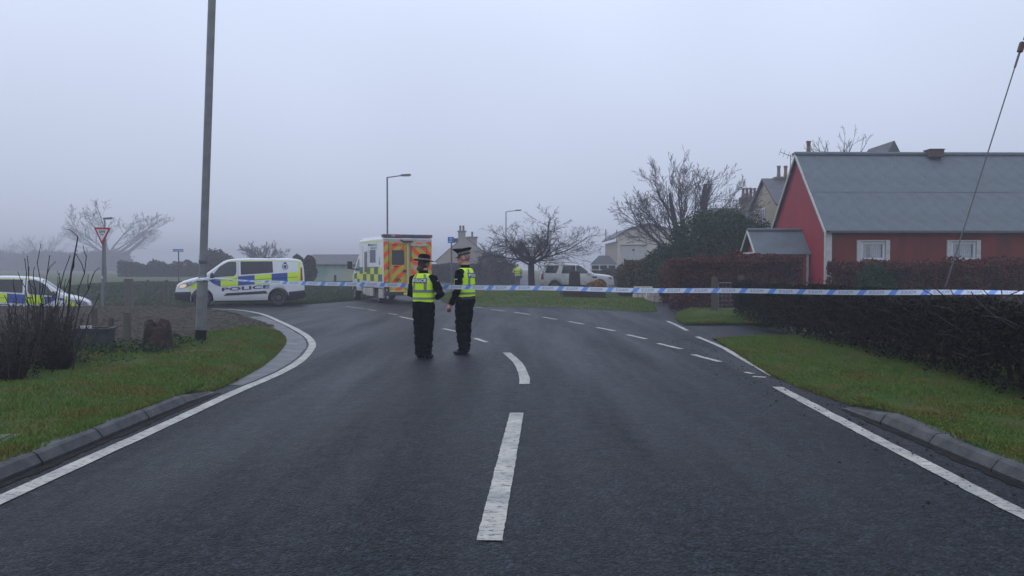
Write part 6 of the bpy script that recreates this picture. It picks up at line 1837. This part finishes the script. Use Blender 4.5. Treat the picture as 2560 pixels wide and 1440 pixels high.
    if headgear == 'cap':
        Mt = Hm @ Matrix.Rotation(R(-15), 3, 'X'); T_ = hc + Hm @ Vector((0, -.005, .070))
        q = empty('cap'); q.parent = root
        hb_ = MB()
        # oval crown that overhangs and rises to the front
        def oval(r, z, k, n=28):
            a = 6.283 * k / n; y = r * 1.12 * math.sin(a)
            return T_ + Mt @ Vector((r * math.cos(a), y + (.012 if r > .1 else 0), z + max(0, y) * .32 * (1 if z > .05 else 0)))
        pr = ((.090, -.012), (.092, .038), (.136, .066), (.140, .076), (.122, .090), (.05, .097), (.002, .097))
        n = 28; vs = [oval(r, z, k) for r, z in pr for k in range(n)]
        fs = [(j * n + k, j * n + (k + 1) % n, (j + 1) * n + (k + 1) % n, (j + 1) * n + k) for j in range(len(pr) - 1) for k in range(n)]
        hb_.add(vs, fs); hb_.build('cap_crown', M['cloth'], q, smooth=60)
        hb_ = MB(); vs = [oval(r, z, k) for r, z in ((.0925, .000), (.0955, .004), (.0965, .034), (.0945, .038)) for k in range(n)]
        hb_.add(vs, [(j * n + k, j * n + (k + 1) % n, (j + 1) * n + (k + 1) % n, (j + 1) * n + k) for j in range(3) for k in range(n)]); hb_.build('cap_band', M['band_check'], q, smooth=60)
        vs, fs = [], []
        m_ = 12
        for k in range(m_ + 1):
            a = math.pi * (.16 + .68 * k / m_)
            for r, z in ((.088, -.004), (.138, -.026)): vs.append(T_ + Mt @ Vector((r * math.cos(a), r * 1.12 * math.sin(a), z)))
        fs = [(2 * k, 2 * k + 1, 2 * k + 3, 2 * k + 2) for k in range(m_)]
        hb_ = MB(); hb_.add(vs, fs); pk_ = hb_.build('cap_peak', M['boot'], q, smooth=60); sm = pk_.modifiers.new('solid', 'SOLIDIFY'); sm.thickness = .005
    if vest:
        vr = [(1.00, .200, .163, 0), (1.04, .199, .162, 0), (1.10, .199, .160, 0), (1.18, .200, .158, 0), (1.26, .202, .157, 0), (1.33, .199, .152, -.004), (1.39, .184, .134, -.010), (1.43, .164, .118, -.013), (1.468, .128, .100, -.015), (1.492, .092, .088, -.014)]
        wv = wS
        f1 = lambda z, i: float(np.interp(z, [r[0] for r in vr], [r[i] for r in vr]))
        def vp(ang, z, off=0.0):   # ang 0 = right side, -90 = middle of back
            wr = 1 + .012 * math.sin(ang * 5 + z * 30) * float(S((1.3 - z) / .2))
            return (math.cos(ang) * (f1(z, 1) * wv * wr + off), f1(z, 3) + math.sin(ang) * (f1(z, 2) * wr + off), z)
        def vband(mbx, a0, a1, z0f, z1f, off, n=40, m=3):
            vs, fs = [], []
            for i in range(n + 1):
                a = a0 + (a1 - a0) * i / n
                for j in range(m + 1):
                    z0_, z1_ = (z0f(a), z1f(a)) if callable(z0f) else (z0f, z1f)
                    vs.append(vp(a, z0_ + (z1_ - z0_) * j / m, off))
            fs = [(i * (m + 1) + j, (i + 1) * (m + 1) + j, (i + 1) * (m + 1) + j + 1, i * (m + 1) + j + 1) for i in range(n) for j in range(m)]
            mbx.add(vs, fs)
        hem = lambda a: 1.0 + .008 * math.sin(a * 3) + (.012 if math.sin(a) > .3 else 0)
        vb = MB(); vband(vb, 0, 6.2832, hem, lambda a: 1.49, 0, 64, 22); vo = vb.build('vest', M['vest'], root, smooth=60)
        vb = MB(); vband(vb, 0, 6.2832, 1.035, 1.075, .004, 64, 2); vb.build('reflective_band', M['reflect'], vo, smooth=60)
        vb = MB(); vband(vb, 0, 6.2832, 1.155, 1.205, .004, 64, 2); vb.build('reflective_band', M['reflect'], vo, smooth=60)
        for s_ in (1, -1):
            for fb in (-1, 1):
                ca = math.acos(min(.99, .105 / (.19 * wv)))
                vs = []
                for z in np.linspace(1.20, 1.475, 10):
                    for x in (.085, .125):
                        xx = x * (1 if z < 1.38 else 1 - .35 * (z - 1.38) / .1)
                        rx = f1(z, 1) * wv + .005; ry = f1(z, 2) + .005
                        vs.append((s_ * xx, f1(z, 3) + fb * ry * math.sqrt(max(0, 1 - (xx / rx) ** 2)), z))
                vb = MB(); vb.add(vs, [(2 * i, 2 * i + 2, 2 * i + 3, 2 * i + 1) for i in range(9)]); vb.build('reflective_strap', M['reflect'], vo)
        def bp(x, z, off):
            rx = f1(z, 1) * wv + off; ry = f1(z, 2) + off
            return (x, f1(z, 3) - ry * math.sqrt(max(0, 1 - (x / rx) ** 2)), z)
        for z0_, z1_, of, nm_, mt in ((1.325, 1.405, .009, 'name_panel_edge', 'reflect'), (1.332, 1.398, .011, 'name_panel', 'navy_cloth')):
            vs = [bp(x, z, of) for x in np.linspace(-.128 + (.004 if of > .01 else 0), .128 - (.004 if of > .01 else 0), 13) for z in (z0_, (z0_ + z1_) / 2, z1_)]
            vb = MB(); vb.add(vs, [q for i in range(12) for q in ((3 * i, 3 * i + 3, 3 * i + 4, 3 * i + 1), (3 * i + 1, 3 * i + 4, 3 * i + 5, 3 * i + 2))]); vb.build(nm_, M[mt], vo)
        vb = MB(); put_text(vb, 'POLICE', lambda a, c_: bp(a, c_, .0135), -.118, 1.341, .048, .236, .03); vb.build('lettering', M['tape_white'], vo)
        # binding along the arm openings
        for s_ in (1, -1):
            ang0 = 0 if s_ > 0 else math.pi
            pts = []
            for k in range(15):
                u = -1 + 2 * k / 14
                a = ang0 + u * .72; z = 1.235 + .235 * abs(u) ** 1.5
                pts.append(vp(a, z, .006))
            vb = MB(); vb.tube(pts, .009, 6); vb.build('armhole_binding', M['pale_yellow'], vo, smooth=60)
    return root
M['short_hair'] = pm('cropped_hair', (0.26, 0.15, 0.11), (0.32, 0.19, 0.14), 60, 0.8)
M['navy_cloth'] = pm('navy_panel', (0.018, 0.026, 0.075), None, rough=0.6)
M['hi_jacket'] = pm('hi_vis_jacket', (0.60, 0.72, 0.035), (0.52, 0.64, 0.03), 8, 0.8, 0.4, 14)
wq = G(1060, 896)
woman = person('person', 'person in black with bowler hat and yellow police vest seen from behind', (wq[0], wq[1], 0.0), R(-24), .962,
      arms=[((.185, -.01, 1.40), (.31, .02, 1.12), (.10, .25, 1.06)), ((-.185, -.01, 1.40), (-.27, .04, 1.12), (-.06, .25, 1.05))],
      legs=[((.088, -.01, .88), (.085, .0, .48), (.072, -.03, .08)), ((-.088, -.01, .88), (-.085, .0, .48), (-.072, -.02, .08))],
      head_yaw=R(-20), female=True, hands=(True, True), headgear='bowler')
mq = G(1162, 885)
man = person('person', 'person in black with peaked cap and yellow police vest facing left', (mq[0], mq[1], 0.0), R(66), 1.022,
      arms=[((.200, .0, 1.41), (.25, .06, 1.13), (.22, .24, 1.00)), ((-.200, -.01, 1.41), (-.245, .0, 1.12), (-.225, .13, .865))],
      legs=[((.095, 0, .88), (.11, .03, .48), (.12, .05, .08)), ((-.095, 0, .88), (-.10, .02, .48), (-.10, -.03, .08))],
      head_yaw=R(14), hands=(True, True), headgear='cap')
for who, sgn in ((man, -1), (woman, 1)):
    mb = MB(); mb.box((sgn * (.225 if who is man else .215) + sgn * .062, .0 if who is man else -.03, 1.30 if who is man else 1.36), (.006, .035, .012)); mb.build('sleeve_badge', M['tape_white'], who)
# radio on the policeman's chest
mb = MB(); mb.box((.10, .165, 1.30), (.05, .04, .12)); mb.tube([(.10, .18, 1.36), (.10, .185, 1.46)], .008, 6); mb.build('radio', M['black_plastic'], man, bevel=.008)
mb = MB(); mb.rings([(0, -.008, .955, .200, .160), (0, -.008, 1.0, .196, .158)], 26, False); mb.build('duty_belt', M['boot'], man, smooth=60)
# distant person in a hi-vis jacket
dq = P(1294, 714, 62)
far = person('person', 'distant person in hi vis jacket and grey trousers standing in the road', (dq.x, 62, Hf(dq.x, 62)), R(10), 1.0,
      arms=[((.215, 0, 1.41), (.34, .06, 1.26), (.20, .10, 1.52)), ((-.215, 0, 1.41), (-.32, .06, 1.18), (-.24, .22, 1.08))],
      top='hi_jacket', bottom='jeans', hands=(False, False), headgear='none', vest=False, jacket=True)
mb = MB(); mb.rings([(0, 0, 1.0, .216, .166), (0, 0, 1.05, .219, .168)], 26, False); mb.build('reflective_band', M['reflect'], far)
mb = MB(); mb.rings([(0, 0, 1.20, .230, .172), (0, 0, 1.25, .232, .172)], 26, False); mb.build('reflective_band', M['reflect'], far)

# ---------------------------------------------------------------- fog
mb = MB(); mb.box((0, 190, 4.0), (612, 474, 12.6))
hz = mb.build('haze', None)
m = bpy.data.materials.new('fog'); m.use_nodes = True
t = m.node_tree; t.nodes.clear()
out = t.nodes.new('ShaderNodeOutputMaterial'); pv = t.nodes.new('ShaderNodeVolumePrincipled')
pv.inputs['Color'].default_value = (0.61, 0.61, 0.68, 1); pv.inputs['Density'].default_value = HAZE; pv.inputs['Anisotropy'].default_value = 0.25
t.links.new(pv.outputs[0], out.inputs['Volume'])
hz.data.materials.append(m)
props(hz, 'pale grey fog lying over the whole scene', 'fog', kind='stuff')
